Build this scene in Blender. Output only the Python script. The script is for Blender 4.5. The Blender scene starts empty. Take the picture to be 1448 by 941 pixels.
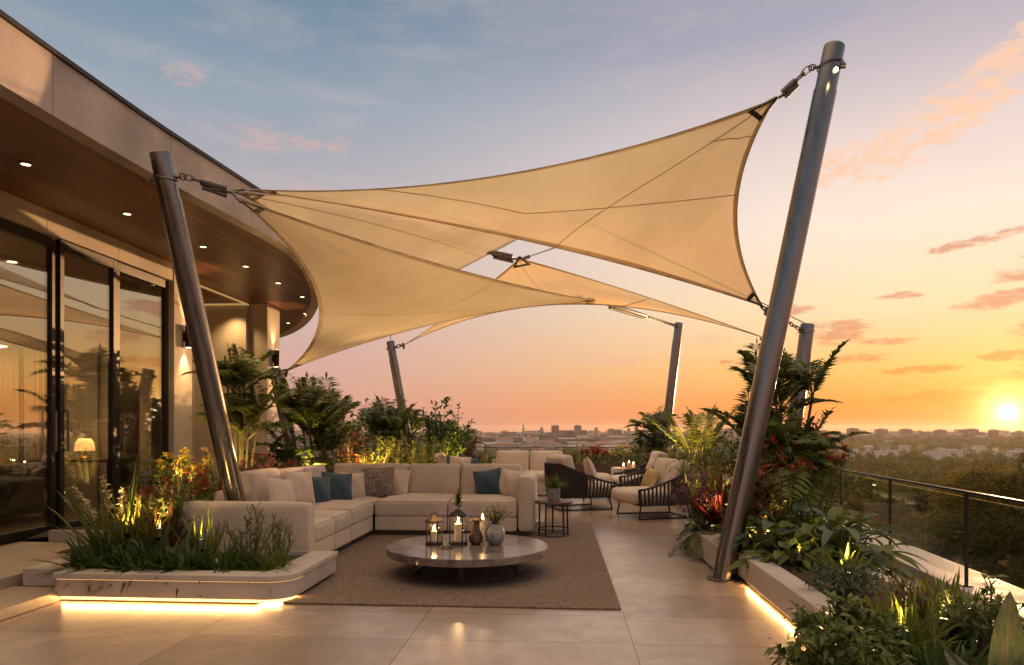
import bpy, bmesh, math, random
import numpy as np
from mathutils import Vector, Matrix

random.seed(11)
rng = np.random.default_rng(11)
R = math.radians
SC = bpy.context.scene
COL = SC.collection

# ------------------------------------------------------------------ camera
YAW = R(4.178)
CS, SN = math.cos(YAW), math.sin(YAW)
CAM_H, FPX = 1.4, 1000.0
cam_d = bpy.data.cameras.new("camera")
cam_d.sensor_width = 36.0
cam_d.lens = 36.0 * FPX / 1448.0
cam_d.shift_y = (608 - 470.5) / 1448.0
cam_d.clip_start, cam_d.clip_end = 0.05, 30000
cam = bpy.data.objects.new("camera", cam_d)
COL.objects.link(cam)
cam.location = (0, 0, CAM_H)
cam.rotation_euler = (R(90), 0, YAW)
SC.camera = cam

# ------------------------------------------------------------------ sky, sun, exposure
SUN_EL, SUN_AZ = R(1.15), R(30.85)
SUN = Vector((math.sin(SUN_AZ) * math.cos(SUN_EL), math.cos(SUN_AZ) * math.cos(SUN_EL), math.sin(SUN_EL)))


def lin(r, g, b):
    def f(c):
        c = c / 255.0
        return c / 12.92 if c <= 0.04045 else ((c + 0.055) / 1.055) ** 2.4
    return (f(r), f(g), f(b), 1.0)


class NT:
    """small helper for node trees"""
    def __init__(s, tree):
        s.t = tree
        tree.nodes.clear()

    def n(s, kind, **kw):
        nd = s.t.nodes.new(kind)
        ins = kw.pop('ins', {})
        for k, v in kw.items():
            setattr(nd, k, v)
        for k, v in ins.items():
            s.put(nd.inputs[k], v)
        return nd

    def put(s, sock, v):
        if isinstance(v, bpy.types.NodeSocket):
            s.t.links.new(v, sock)
        else:
            sock.default_value = v

    def m(s, op, a, b=None, c=None, clamp=False):
        nd = s.t.nodes.new('ShaderNodeMath')
        nd.operation = op
        nd.use_clamp = clamp
        for i, v in enumerate((a, b, c)):
            if v is not None:
                s.put(nd.inputs[i], v)
        return nd.outputs[0]

    def mr(s, v, a, b, c=0.0, d=1.0, smooth=True):
        nd = s.t.nodes.new('ShaderNodeMapRange')
        nd.interpolation_type = 'SMOOTHSTEP' if smooth else 'LINEAR'
        s.put(nd.inputs[0], v)
        for i, x in enumerate((a, b, c, d)):
            nd.inputs[i + 1].default_value = x
        return nd.outputs[0]

    def mix(s, fac, a, b, mode='MIX'):
        nd = s.t.nodes.new('ShaderNodeMix')
        nd.data_type = 'RGBA'
        nd.blend_type = mode
        s.put(nd.inputs[0], fac)
        s.put(nd.inputs[6], a)
        s.put(nd.inputs[7], b)
        return nd.outputs[2]

    def ramp(s, v, stops):
        nd = s.t.nodes.new('ShaderNodeValToRGB')
        cr = nd.color_ramp
        while len(cr.elements) < len(stops):
            cr.elements.new(0.5)
        for e, (p, c) in zip(cr.elements, stops):
            e.position = p
            e.color = c
        s.put(nd.inputs[0], v)
        return nd.outputs[0]


world = bpy.data.worlds.new("World")
SC.world = world
world.use_nodes = True
W = NT(world.node_tree)
tc = W.n('ShaderNodeTexCoord')
DIR = tc.outputs['Generated']
sep = W.n('ShaderNodeSeparateXYZ', ins={0: DIR})
dx, dy, dz = sep.outputs
zel = W.m('MULTIPLY', W.m('ARCSINE', dz), 57.2958)              # elevation, degrees
az = W.m('MULTIPLY', W.m('ARCTAN2', dx, dy), 57.2958)           # azimuth from +Y to +X, degrees
daz = W.m('ABSOLUTE', W.m('SUBTRACT', az, math.degrees(SUN_AZ)))
e01 = W.m('DIVIDE', zel, 90.0, clamp=True)


def st(*rows):
    return [(e / 90.0, lin(*c)) for e, c in rows]


far_sky = W.ramp(e01, st((0, (194, 142, 128)), (1.6, (218, 160, 142)), (6, (212, 172, 162)), (12, (202, 178, 176)),
                         (17, (186, 176, 182)), (24, (148, 163, 178)), (31, (106, 136, 160)), (40, (150, 150, 156)), (52, (246, 208, 172)), (90, (255, 222, 186))))
sun_sky = W.ramp(e01, st((0, (238, 136, 66)), (1.5, (248, 150, 62)), (4.5, (253, 194, 112)), (9, (254, 223, 178)),
                         (15, (252, 232, 214)), (20, (236, 216, 210)), (28, (172, 168, 184)), (38, (168, 160, 168)), (52, (246, 208, 172)), (90, (255, 222, 186))))
near = W.mr(daz, 55.0, 8.0)
base_sky = W.mix(near, far_sky, sun_sky)
# clouds: streaks that lie in long flat sheets, so they are drawn from azimuth and elevation
cv = W.n('ShaderNodeCombineXYZ', ins={0: W.m('MULTIPLY', az, 0.085), 1: W.m('MULTIPLY', zel, 0.34), 2: 3.7})
cn = W.n('ShaderNodeTexNoise', ins={'Vector': cv.outputs[0], 'Scale': 1.0, 'Detail': 9.0, 'Roughness': 0.62, 'Distortion': 0.25}).outputs[0]
cv2 = W.n('ShaderNodeCombineXYZ', ins={0: W.m('MULTIPLY', az, 0.42), 1: W.m('MULTIPLY', zel, 1.25), 2: 9.1})
cn2 = W.n('ShaderNodeTexNoise', ins={'Vector': cv2.outputs[0], 'Scale': 1.6, 'Detail': 10.0, 'Roughness': 0.68, 'Distortion': 0.35}).outputs[0]


def blob(a0, e0, ra, re, slope=0.0):
    a = W.m('SUBTRACT', az, a0)
    e = W.m('SUBTRACT', W.m('SUBTRACT', zel, e0), W.m('MULTIPLY', a, slope))
    q = W.m('ADD', W.m('POWER', W.m('ABSOLUTE', W.m('DIVIDE', a, ra)), 2.0), W.m('POWER', W.m('ABSOLUTE', W.m('DIVIDE', e, re)), 2.0))
    return W.mr(q, 1.0, 0.0)


def vmax(*v):
    o = v[0]
    for x in v[1:]:
        o = W.m('MAXIMUM', o, x)
    return o


# cloud banks, at the azimuth and elevation where they stand in the sky
bright = vmax(blob(27.0, 20.5, 8.5, 2.6, 0.42), blob(31.5, 23.2, 5, 2.2, 0.3), blob(20, 18.6, 3.5, 1.5, 0.4))
pink = vmax(blob(-23.5, 21.2, 3.2, 1.6), blob(-20.5, 21.3, 2.0, .9), blob(-29, 24.4, 2.4, 1.2), blob(-18, 21.3, 1.6, .8),
            blob(-19.5, 17.7, 4.5, 1.3), blob(-16, 17.5, 3.0, 1.0), blob(11, 7.0, 3, .6), blob(4, 5.6, 7, .5), blob(-5, 4.4, 6, .5))
dark = vmax(blob(20.5, 7.2, 3.4, 1.25), blob(22.0, 5.2, 2.8, .55), blob(30.5, 8.6, 3.4, .8, .1), blob(31.8, 10.2, 3.2, .6, .1), blob(24.5, 9.4, 2, .4), blob(31.5, 5.0, 3.0, .6, .05),
            blob(28.0, 2.25, 6.0, .75, .02), blob(30.5, 3.4, 3.2, .6, .15), blob(17, 9, 2.5, .6), blob(33, 6.6, 3, .8), blob(29, 12.6, 4.5, .5, .12), blob(26, 4.2, 4, .4, .04), blob(33.5, 4.2, 2.6, .5), blob(24, 6.3, 2.5, .35), blob(33, 11.4, 2.4, .5), blob(29.5, 1.6, 3.5, .35), blob(15, 5.2, 3.5, .4))
c_b = W.m('MULTIPLY', W.mr(W.m('ADD', cn2, W.m('MULTIPLY', bright, 0.24)), 0.55, 0.82), W.mr(bright, 0.0, 0.35))
c_p = W.m('MULTIPLY', W.mr(W.m('ADD', cn2, W.m('MULTIPLY', pink, 0.22)), 0.58, 0.86), W.mr(pink, 0.0, 0.35))
c_d = W.m('MULTIPLY', W.mr(W.m('ADD', cn2, W.m('MULTIPLY', dark, 0.24)), 0.54, 0.80), W.mr(dark, 0.0, 0.3))
veil = W.m('MULTIPLY', W.mr(cn, 0.42, 0.75), 0.25)
sky = W.mix(W.m('MULTIPLY', veil, W.mr(zel, 3.0, 12.0)), base_sky, lin(226, 200, 192))
sky = W.mix(W.m('MULTIPLY', c_b, 0.9), sky, lin(254, 206, 172))
sky = W.mix(W.m('MULTIPLY', c_p, 0.42), sky, lin(232, 178, 164))
sky = W.mix(W.m('MULTIPLY', c_d, 0.85), sky, W.mix(W.mr(zel, 2, 9), lin(236, 138, 58), lin(214, 150, 122)))
# sun disc and the glow of the air round it
sd = W.n('ShaderNodeVectorMath', operation='DOT_PRODUCT', ins={0: DIR, 1: tuple(SUN)}).outputs['Value']
ang = W.m('MULTIPLY', W.m('ARCCOSINE', W.m('MINIMUM', sd, 1.0)), 57.2958)
g1 = W.m('MULTIPLY', W.m('EXPONENT', W.m('DIVIDE', ang, -0.65)), 5.0)
g2 = W.m('MULTIPLY', W.m('EXPONENT', W.m('DIVIDE', ang, -3.0)), 0.75)
g3 = W.m('MULTIPLY', W.m('EXPONENT', W.m('DIVIDE', ang, -9.0)), 0.07)
disc = W.mr(ang, 0.60, 0.10, 0.0, 14.0)


def scaled(fac, col):
    return W.n('ShaderNodeVectorMath', operation='SCALE', ins={0: col[:3], 'Scale': fac}).outputs[0]


def vadd(a, b):
    return W.n('ShaderNodeVectorMath', operation='ADD', ins={0: a, 1: b}).outputs[0]


up = W.mr(zel, -0.25, 0.05)
glow = vadd(vadd(scaled(g1, (1, .72, .30)), scaled(g2, (1, .56, .12))), vadd(scaled(g3, (1, .5, .08)), scaled(disc, (1, .9, .62))))
nish = W.n('ShaderNodeTexSky', sky_type='NISHITA', sun_disc=False, sun_elevation=SUN_EL, sun_rotation=SUN_AZ, altitude=50, air_density=1.2, dust_density=2.0)
nish_c = W.n('ShaderNodeVectorMath', operation='SCALE', ins={0: nish.outputs[0], 'Scale': 0.012}).outputs[0]
total = vadd(vadd(sky, W.n('ShaderNodeVectorMath', operation='SCALE', ins={0: glow, 'Scale': up}).outputs[0]), nish_c)
# the unseen sky overhead is brightened to add fill light on the terrace
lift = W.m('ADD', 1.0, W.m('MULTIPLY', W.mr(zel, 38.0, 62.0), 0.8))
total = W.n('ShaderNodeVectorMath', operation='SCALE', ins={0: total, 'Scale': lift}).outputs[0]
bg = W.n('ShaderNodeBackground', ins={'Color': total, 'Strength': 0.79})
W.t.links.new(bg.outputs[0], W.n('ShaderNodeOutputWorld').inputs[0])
world.cycles.sampling_method = 'MANUAL'
world.cycles.sample_map_resolution = 1024

sun_l = bpy.data.lights.new("sun", 'SUN')
sun_l.energy = 3.6
sun_l.angle = R(0.5)
sun_l.color = (1.0, 0.55, 0.24)
sun_o = bpy.data.objects.new("sun", sun_l)
COL.objects.link(sun_o)
sun_o.rotation_euler = SUN.to_track_quat('Z', 'Y').to_euler()

SC.view_settings.view_transform = 'Standard'
SC.view_settings.look = 'None'
SC.view_settings.exposure = 0.35
SC.view_settings.gamma = 1.0
SC.view_settings.use_curve_mapping = False
SC.render.engine = 'CYCLES'
cy = SC.cycles
cy.use_denoising = True
cy.denoiser = 'OPENIMAGEDENOISE'
cy.use_adaptive_sampling = True
cy.adaptive_threshold = 0.015
cy.max_bounces = 8
cy.diffuse_bounces = 4
cy.glossy_bounces = 4
cy.transmission_bounces = 6
cy.transparent_max_bounces = 12
cy.volume_bounces = 1
cy.sample_clamp_indirect = 4.0
cy.caustics_reflective = False
cy.caustics_refractive = False

# ------------------------------------------------------------------ helpers
def U(px, py, d):
    """pixel of the photograph at depth d -> point in the place"""
    xc = (px - 724.0) / FPX
    return Vector((d * (CS * xc - SN), d * (SN * xc + CS), CAM_H + d * (608.0 - py) / FPX))


def at(px, d, z=0.0):
    p = U(px, 608, d)
    return Vector((p.x, p.y, z))


WL = {}


def tag(o, label=None, cat=None, group=None, kind=None):
    if label: o['label'] = label
    if cat: o['category'] = cat
    if group: o['group'] = group
    if kind: o['kind'] = kind
    return o


def thing(name, label, cat, loc=(0, 0, 0), group=None):
    o = bpy.data.objects.new(name, None)
    o.empty_display_size = 0.1
    COL.objects.link(o)
    o.location = loc
    WL[o.name] = Vector(loc)
    return tag(o, label, cat, group)


class MB:
    """collects shapes into one mesh"""
    def __init__(s):
        s.V = []
        s.F = []
        s.n = 0

    def add(s, V, F):
        V = np.asarray(V, float).reshape(-1, 3)
        if isinstance(F, np.ndarray):
            F = [F + s.n]
        else:
            F = [np.asarray(F_, int) + s.n for F_ in group_faces(F)]
        s.V.append(V)
        s.F += F
        s.n += len(V)
        return s

    def box(s, a, b, rz=0.0, about=None):
        x0, y0, z0 = a
        x1, y1, z1 = b
        V = np.array([(x0, y0, z0), (x1, y0, z0), (x1, y1, z0), (x0, y1, z0), (x0, y0, z1), (x1, y0, z1), (x1, y1, z1), (x0, y1, z1)], float)
        if rz:
            c = np.array(about if about is not None else [(x0 + x1) / 2, (y0 + y1) / 2, 0.0])
            V = (V - c) @ rotz(rz).T + c
        return s.add(V, np.array([(0, 3, 2, 1), (4, 5, 6, 7), (0, 1, 5, 4), (1, 2, 6, 5), (2, 3, 7, 6), (3, 0, 4, 7)]))

    def tube(s, pts, r, n=10, cap=True, closed=False):
        P = np.array([tuple(p) for p in pts], float)
        k = len(P)
        rr = np.full(k, r, float) if np.isscalar(r) else np.array(r, float)
        if closed:
            T = np.roll(P, -1, 0) - np.roll(P, 1, 0)
        else:
            T = np.gradient(P, axis=0)
        T /= np.linalg.norm(T, axis=1)[:, None] + 1e-12
        a = np.array([0, 0, 1.0]) if abs(T[0][2]) < 0.9 else np.array([1.0, 0, 0])
        u = np.cross(T[0], a)
        u /= np.linalg.norm(u)
        V = []
        for i in range(k):
            u = u - T[i] * u.dot(T[i])
            u /= np.linalg.norm(u) + 1e-12
            w = np.cross(T[i], u)
            t = np.arange(n) * 2 * math.pi / n
            V.append(P[i] + rr[i] * (np.cos(t)[:, None] * u + np.sin(t)[:, None] * w))
        V = np.concatenate(V)
        F = []
        for i in range(k if closed else k - 1):
            j = (i + 1) % k
            for q in range(n):
                q2 = (q + 1) % n
                F.append((i * n + q, i * n + q2, j * n + q2, j * n + q))
        if cap and not closed:
            F.append(tuple(range(n - 1, -1, -1)))
            F.append(tuple((k - 1) * n + q for q in range(n)))
        return s.add(V, F)

    def lathe(s, prof, c=(0, 0, 0), n=32, cap=True):
        V = []
        t = np.arange(n) * 2 * math.pi / n
        for r, z in prof:
            V.append(np.stack([c[0] + r * np.cos(t), c[1] + r * np.sin(t), np.full(n, c[2] + z)], 1))
        F = []
        for i in range(len(prof) - 1):
            for q in range(n):
                q2 = (q + 1) % n
                F.append((i * n + q, i * n + q2, (i + 1) * n + q2, (i + 1) * n + q))
        if cap:
            F.append(tuple(range(n - 1, -1, -1)))
            F.append(tuple((len(prof) - 1) * n + q for q in range(n)))
        return s.add(np.concatenate(V), F)

    def prism(s, poly, z0, z1):
        n = len(poly)
        V = [(x, y, z0) for x, y in poly] + [(x, y, z1) for x, y in poly]
        F = [tuple(range(n - 1, -1, -1)), tuple(range(n, 2 * n))]
        F += [(i, (i + 1) % n, n + (i + 1) % n, n + i) for i in range(n)]
        return s.add(V, F)

    def xf(s, M):
        """apply a 4x4 matrix to all so far"""
        A = np.array(M)
        s.V = [v @ A[:3, :3].T + A[:3, 3] for v in s.V]
        return s


def group_faces(F):
    d = {}
    for f in F:
        d.setdefault(len(f), []).append(f)
    return list(d.values())


def rotz(a):
    return np.array([(math.cos(a), -math.sin(a), 0), (math.sin(a), math.cos(a), 0), (0, 0, 1.0)])


def part(name, mb, mat, parent=None, smooth=False, bevel=0.0, origin=None, seg=2):
    """link the collected shapes as ONE mesh object; points are given in the place, the mesh is kept relative to its thing"""
    if not mb.V:
        return None
    V = np.concatenate(mb.V)
    off = WL[parent.name] if parent is not None else Vector(origin if origin is not None else (0, 0, 0))
    V = V - np.array(tuple(off))
    me = bpy.data.meshes.new(name)
    sizes = np.concatenate([np.full(len(f), f.shape[1]) for f in mb.F])
    idx = np.concatenate([f.ravel() for f in mb.F])
    me.vertices.add(len(V))
    me.vertices.foreach_set('co', V.ravel().astype(np.float32))
    me.loops.add(len(idx))
    me.loops.foreach_set('vertex_index', idx.astype(np.int32))
    me.polygons.add(len(sizes))
    me.polygons.foreach_set('loop_start', np.concatenate([[0], np.cumsum(sizes)[:-1]]).astype(np.int32))
    me.update(calc_edges=True)
    me.polygons.foreach_set('use_smooth', np.full(len(sizes), bool(smooth)))
    me.materials.append(mat)
    o = bpy.data.objects.new(name, me)
    COL.objects.link(o)
    if parent is not None:
        o.parent = parent
        WL[o.name] = off
    else:
        o.location = off
        WL[o.name] = off
    if bevel:
        b = o.modifiers.new('bevel', 'BEVEL')
        b.width = bevel
        b.segments = seg
        b.limit_method = 'ANGLE'
        b.angle_limit = R(40)
        b.harden_normals = False
        me.polygons.foreach_set('use_smooth', np.ones(len(sizes), bool))
        w = o.modifiers.new('normals', 'WEIGHTED_NORMAL')
        w.keep_sharp = True
    elif smooth:
        try:
            me.set_sharp_from_angle(angle=R(40))
        except Exception:
            pass
    return o


def copy_tree(o, parent=None):
    c = o.copy()
    COL.objects.link(c)
    if parent is not None:
        c.parent = parent
    for ch in list(o.children):
        copy_tree(ch, c)
    return c


def lamp(kind, loc, energy, color, parent=None, target=None, radius=0.05, cone=60, blend=0.6, name='lamp_light'):
    l = bpy.data.lights.new(name, kind)
    l.energy = energy
    l.color = color
    if kind in ('POINT', 'SPOT'):
        l.shadow_soft_size = radius
    if kind == 'SPOT':
        l.spot_size = R(cone)
        l.spot_blend = blend
    o = bpy.data.objects.new(name, l)
    COL.objects.link(o)
    loc = Vector(loc)
    o.location = loc
    if target is not None:
        o.rotation_euler = (loc - Vector(target)).to_track_quat('Z', 'Y').to_euler()
    if parent is not None:
        o.parent = parent
        o.location = loc - WL[parent.name]
    return o


def strip_light(p0, p1, energy, color, parent, aim, width=0.03):
    """the light of an LED tape: a long thin area lamp inside its recess"""
    l = bpy.data.lights.new('tape_light', 'AREA')
    l.shape = 'RECTANGLE'
    a, b = Vector(p0), Vector(p1)
    x = (b - a)
    l.size = x.length
    l.size_y = width
    l.energy = energy
    l.color = color
    o = bpy.data.objects.new('tape_light', l)
    COL.objects.link(o)
    x.normalize()
    z = -Vector(aim).normalized()
    z = (z - x * z.dot(x)).normalized()
    y = z.cross(x)
    M = Matrix((x, y, z)).transposed().to_4x4()
    M.translation = (a + b) / 2 - (WL[parent.name] if parent is not None else Vector())
    o.matrix_local = M
    if parent is not None:
        o.parent = parent
        o.matrix_parent_inverse = Matrix()
        o.matrix_local = M
    return o


# ------------------------------------------------------------------ materials
def mat(name, col, rough=0.6, metal=0.0, var=0.25, vscale=3.0, bump=0.0, bscale=40.0, col2=None, stretch=(1, 1, 1), spec=0.5, aniso=0.0,
        translucent=0.0, coat=0.0, sheen=0.0, rvar=0.0, detail=5.0, bump2=0.0):
    m = bpy.data.materials.new(name)
    m.use_nodes = True
    N = NT(m.node_tree)
    c = N.n('ShaderNodeTexCoord')
    mp = N.n('ShaderNodeMapping', ins={0: c.outputs['Object'], 3: stretch})
    nz = N.n('ShaderNodeTexNoise', ins={'Vector': mp.outputs[0], 'Scale': vscale, 'Detail': detail, 'Roughness': 0.6})
    f = N.mr(nz.outputs[0], 0.3, 0.7)
    if len(col) == 3: col = (*col, 1)
    if col2 is None:
        lo = tuple(x * (1 - var) for x in col[:3]) + (1,)
        hi = tuple(min(1, x * (1 + var)) for x in col[:3]) + (1,)
    else:
        lo, hi = col, (*col2[:3], 1)
    cc = N.mix(f, lo, hi)
    p = N.n('ShaderNodeBsdfPrincipled', ins={'Base Color': cc, 'Roughness': rough, 'Metallic': metal, 'Specular IOR Level': spec})
    if rvar:
        N.put(p.inputs['Roughness'], N.mr(nz.outputs[0], 0.3, 0.7, max(0.02, rough - rvar), rough + rvar))
    if aniso: p.inputs['Anisotropic'].default_value = aniso
    if coat:
        p.inputs['Coat Weight'].default_value = coat
        p.inputs['Coat Roughness'].default_value = 0.15
    if sheen:
        p.inputs['Sheen Weight'].default_value = sheen
    if bump:
        nb = N.n('ShaderNodeTexNoise', ins={'Vector': mp.outputs[0], 'Scale': bscale, 'Detail': 6.0, 'Roughness': 0.65})
        b = N.n('ShaderNodeBump', ins={'Height': nb.outputs[0], 'Strength': bump, 'Distance': 0.02})
        if bump2:
            nb2 = N.n('ShaderNodeTexNoise', ins={'Vector': mp.outputs[0], 'Scale': 7.0, 'Detail': 3.0, 'Distortion': 1.0})
            b = N.n('ShaderNodeBump', ins={'Height': nb2.outputs[0], 'Strength': bump2, 'Distance': 0.03, 'Normal': b.outputs[0]})
        N.put(p.inputs['Normal'], b.outputs[0])
    out = N.n('ShaderNodeOutputMaterial')
    if translucent:
        t = N.n('ShaderNodeBsdfTranslucent', ins={'Color': cc})
        mx = N.n('ShaderNodeMixShader', ins={0: translucent, 1: p.outputs[0], 2: t.outputs[0]})
        N.t.links.new(mx.outputs[0], out.inputs[0])
    else:
        N.t.links.new(p.outputs[0], out.inputs[0])
    m['nodes'] = 1
    return m


def emit(name, col, strength):
    m = bpy.data.materials.new(name)
    m.use_nodes = True
    N = NT(m.node_tree)
    e = N.n('ShaderNodeEmission', ins={'Color': (*col, 1), 'Strength': strength})
    N.t.links.new(e.outputs[0], N.n('ShaderNodeOutputMaterial').inputs[0])
    return m


def glass(name, tint=(0.9, 0.92, 0.9), base=0.03, gain=1.0, rough=0.0):
    m = bpy.data.materials.new(name)
    m.use_nodes = True
    N = NT(m.node_tree)
    ge = N.n('ShaderNodeNewGeometry')
    cs = N.m('ABSOLUTE', N.n('ShaderNodeVectorMath', operation='DOT_PRODUCT', ins={0: ge.outputs['Incoming'], 1: ge.outputs['Normal']}).outputs['Value'])
    fr = N.m('ADD', 0.04, N.m('MULTIPLY', 0.96, N.m('POWER', N.m('SUBTRACT', 1.0, cs, clamp=True), 5.0)))
    fac = N.m('ADD', N.m('MULTIPLY', fr, gain), base, clamp=True)
    g = N.n('ShaderNodeBsdfGlossy', ins={'Color': (1, 1, 1, 1), 'Roughness': rough})
    t = N.n('ShaderNodeBsdfTransparent', ins={'Color': (*tint, 1)})
    mx = N.n('ShaderNodeMixShader', ins={0: fac, 1: t.outputs[0], 2: g.outputs[0]})
    N.t.links.new(mx.outputs[0], N.n('ShaderNodeOutputMaterial').inputs[0])
    return m


def leafmat(name, a, b, tr=0.35, rough=0.42):
    return mat(name, a, rough=rough, col2=b, vscale=5.0, translucent=tr, spec=0.45, detail=2.0)


WARM = (1.0, 0.62, 0.26)
AMBER = (1.0, 0.60, 0.16)
M_conc = mat('concrete', (0.48, 0.395, 0.335), 0.75, var=0.22, vscale=1.6, bump=0.12, bscale=30, detail=9)
M_conc_wall = mat('wall_concrete', (0.48, 0.405, 0.335), 0.78, var=0.12, vscale=1.3, bump=0.1, bscale=35, detail=8)
M_stone = mat('planter_stone', (0.46, 0.41, 0.37), 0.5, var=0.14, vscale=2.2, bump=0.06, bscale=25, detail=9, rvar=.12)
M_darkmetal = mat('bronze_metal', (0.035, 0.028, 0.024), 0.42, 0.6, var=0.2)
M_steel = mat('brushed_steel', (0.215, 0.198, 0.186), 0.24, 1.0, var=0.10, vscale=5, stretch=(3, 3, .5), rvar=.04)
M_steel_dk = mat('dark_steel', (0.16, 0.14, 0.13), 0.36, 1.0, var=0.25, vscale=20)
M_sofa = mat('sofa_fabric', (0.56, 0.46, 0.37), 0.9, var=0.08, vscale=2, bump=0.25, bscale=420, sheen=0.2, bump2=0.35)
M_cream = mat('cream_fabric', (0.62, 0.51, 0.40), 0.92, var=0.07, vscale=3, bump=0.25, bscale=400, sheen=0.2, bump2=0.35)
M_pipe = mat('piping', (0.44, 0.35, 0.28), 0.9, var=.05)
M_teal = mat('teal_fabric', (0.018, 0.055, 0.075), 0.75, var=0.25, vscale=7, bump=0.2, bscale=300, sheen=0.3)
M_plinth = mat('dark_plinth', (0.07, 0.048, 0.035), 0.6)
M_rope = mat('rope', (0.035, 0.025, 0.02), 0.75, var=0.3, vscale=30, bump=0.3, bscale=150)
M_soil = mat('soil', (0.05, 0.033, 0.022), 0.95, var=0.5, vscale=14, bump=0.9, bscale=30)
M_led = emit('led_tape', (1.0, 0.52, 0.16), 3.2)
M_lens = emit('lamp_lens', (1.0, 0.66, 0.32), 8.0)
M_flame = emit('flame', (1.0, 0.60, 0.20), 22.0)
M_wax = mat('candle_wax', (0.82, 0.72, 0.55), 0.5, var=0.05, translucent=0.4)
M_glass = glass('door_glass', (0.78, 0.78, 0.76), 0.17, 1.2)
M_rail_glass = glass('rail_glass', (0.93, 0.95, 0.93), 0.0, 0.7)
M_clear = glass('lantern_glass', (0.96, 0.95, 0.92), 0.0, 0.8)
M_brass = mat('brass', (0.42, 0.26, 0.11), 0.3, 1.0, var=0.15)
M_wood_dark = mat('dark_wood', (0.10, 0.055, 0.03), 0.45, var=0.3, vscale=4, stretch=(1, 1, .1))
M_stem = mat('stem', (0.14, 0.13, 0.05), 0.7, var=0.3, vscale=8)
M_bark = mat('bark', (0.08, 0.055, 0.035), 0.9, var=0.4, vscale=8, bump=0.6, bscale=20)
L_deep = leafmat('leaf_deep_green', (0.032, 0.065, 0.014), (0.085, 0.135, 0.024))
L_mid = leafmat('leaf_mid_green', (0.065, 0.105, 0.018), (0.145, 0.18, 0.032))
L_lime = leafmat('leaf_yellow_green', (0.10, 0.14, 0.02), (0.22, 0.22, 0.04))
L_blue = leafmat('leaf_grey_green', (0.04, 0.08, 0.045), (0.10, 0.15, 0.08))
L_red = leafmat('leaf_red', (0.10, 0.012, 0.012), (0.26, 0.03, 0.02))
L_rust = leafmat('leaf_rust', (0.10, 0.03, 0.015), (0.18, 0.075, 0.025))
L_purple = leafmat('leaf_purple', (0.06, 0.02, 0.045), (0.14, 0.05, 0.09))
L_straw = leafmat('leaf_straw', (0.28, 0.19, 0.06), (0.42, 0.31, 0.12))
P_red = leafmat('petal_red', (0.30, 0.02, 0.02), (0.50, 0.08, 0.03))
P_pink = leafmat('petal_pink', (0.40, 0.12, 0.14), (0.55, 0.25, 0.24))
P_cream = leafmat('petal_cream', (0.55, 0.46, 0.28), (0.7, 0.62, 0.42))
P_yellow = leafmat('petal_yellow', (0.5, 0.38, 0.06), (0.62, 0.5, 0.14))
P_violet = leafmat('petal_violet', (0.22, 0.08, 0.24), (0.36, 0.16, 0.36))
T_green = leafmat('tree_green', (0.07, 0.08, 0.012), (0.19, 0.165, 0.026), tr=0.5, rough=0.6)
T_olive = leafmat('tree_olive', (0.10, 0.085, 0.012), (0.24, 0.17, 0.026), tr=0.5, rough=0.6)
T_dark = leafmat('tree_dark', (0.05, 0.06, 0.012), (0.13, 0.115, 0.022), tr=0.5, rough=0.6)

# ================================================================== SETTING: land below, haze, terrace
def land_z(x, y):
    r = np.hypot(x, y)
    t = np.clip((r - 40) / 260.0, 0, 1)
    t = t * t * (3 - 2 * t)
    z = -14.0 - 16.0 * t
    z = z + 1.2 * np.sin(x * 0.013 + 1) * np.cos(y * 0.011) * np.clip((r - 120) / 400, 0, 1)
    return np.maximum(z, -32.5)


def mat_land():
    m = bpy.data.materials.new('meadow')
    m.use_nodes = True
    N = NT(m.node_tree)
    c = N.n('ShaderNodeTexCoord').outputs['Object']
    a = N.n('ShaderNodeTexNoise', ins={'Vector': c, 'Scale': 0.004, 'Detail': 8.0}).outputs[0]
    b = N.n('ShaderNodeTexNoise', ins={'Vector': c, 'Scale': 0.05, 'Detail': 6.0}).outputs[0]
    col = N.mix(N.mr(a, 0.42, 0.62), (0.045, 0.05, 0.018, 1), (0.13, 0.10, 0.045, 1))
    col = N.mix(N.mr(b, 0.35, 0.7), col, (0.03, 0.035, 0.014, 1))
    p = N.n('ShaderNodeBsdfPrincipled', ins={'Base Color': col, 'Roughness': 0.95})
    N.t.links.new(p.outputs[0], N.n('ShaderNodeOutputMaterial').inputs[0])
    return m


rad = np.concatenate([[0.0], np.geomspace(12, 9000, 70)])
ths = np.linspace(0, 2 * math.pi, 121)[:-1]
V = [(0, 0, -14.0)]
for r in rad[1:]:
    for t in ths:
        x, y = r * math.cos(t), r * math.sin(t)
        V.append((x, y, float(land_z(np.array(x), np.array(y)))))
F = []
n = len(ths)
for q in range(n):
    F.append((0, 1 + q, 1 + (q + 1) % n))
for i in range(len(rad) - 2):
    for q in range(n):
        q2 = (q + 1) % n
        F.append((1 + i * n + q, 1 + (i + 1) * n + q, 1 + (i + 1) * n + q2, 1 + i * n + q2))
tag(part('ground', MB().add(V, F), mat_land(), smooth=True), kind='structure')

m = bpy.data.materials.new('haze')
m.use_nodes = True
N = NT(m.node_tree)
pv = N.n('ShaderNodeVolumePrincipled', ins={'Color': (0.96, 0.86, 0.80, 1), 'Density': 0.000055, 'Anisotropy': 0.5})
N.t.links.new(pv.outputs[0], N.n('ShaderNodeOutputMaterial').inputs['Volume'])
tag(part('haze', MB().box((-9100, -9100, -35), (9100, 9100, 46)), m), kind='stuff', label='thin warm evening haze over the valley and the city', cat='haze')


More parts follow.
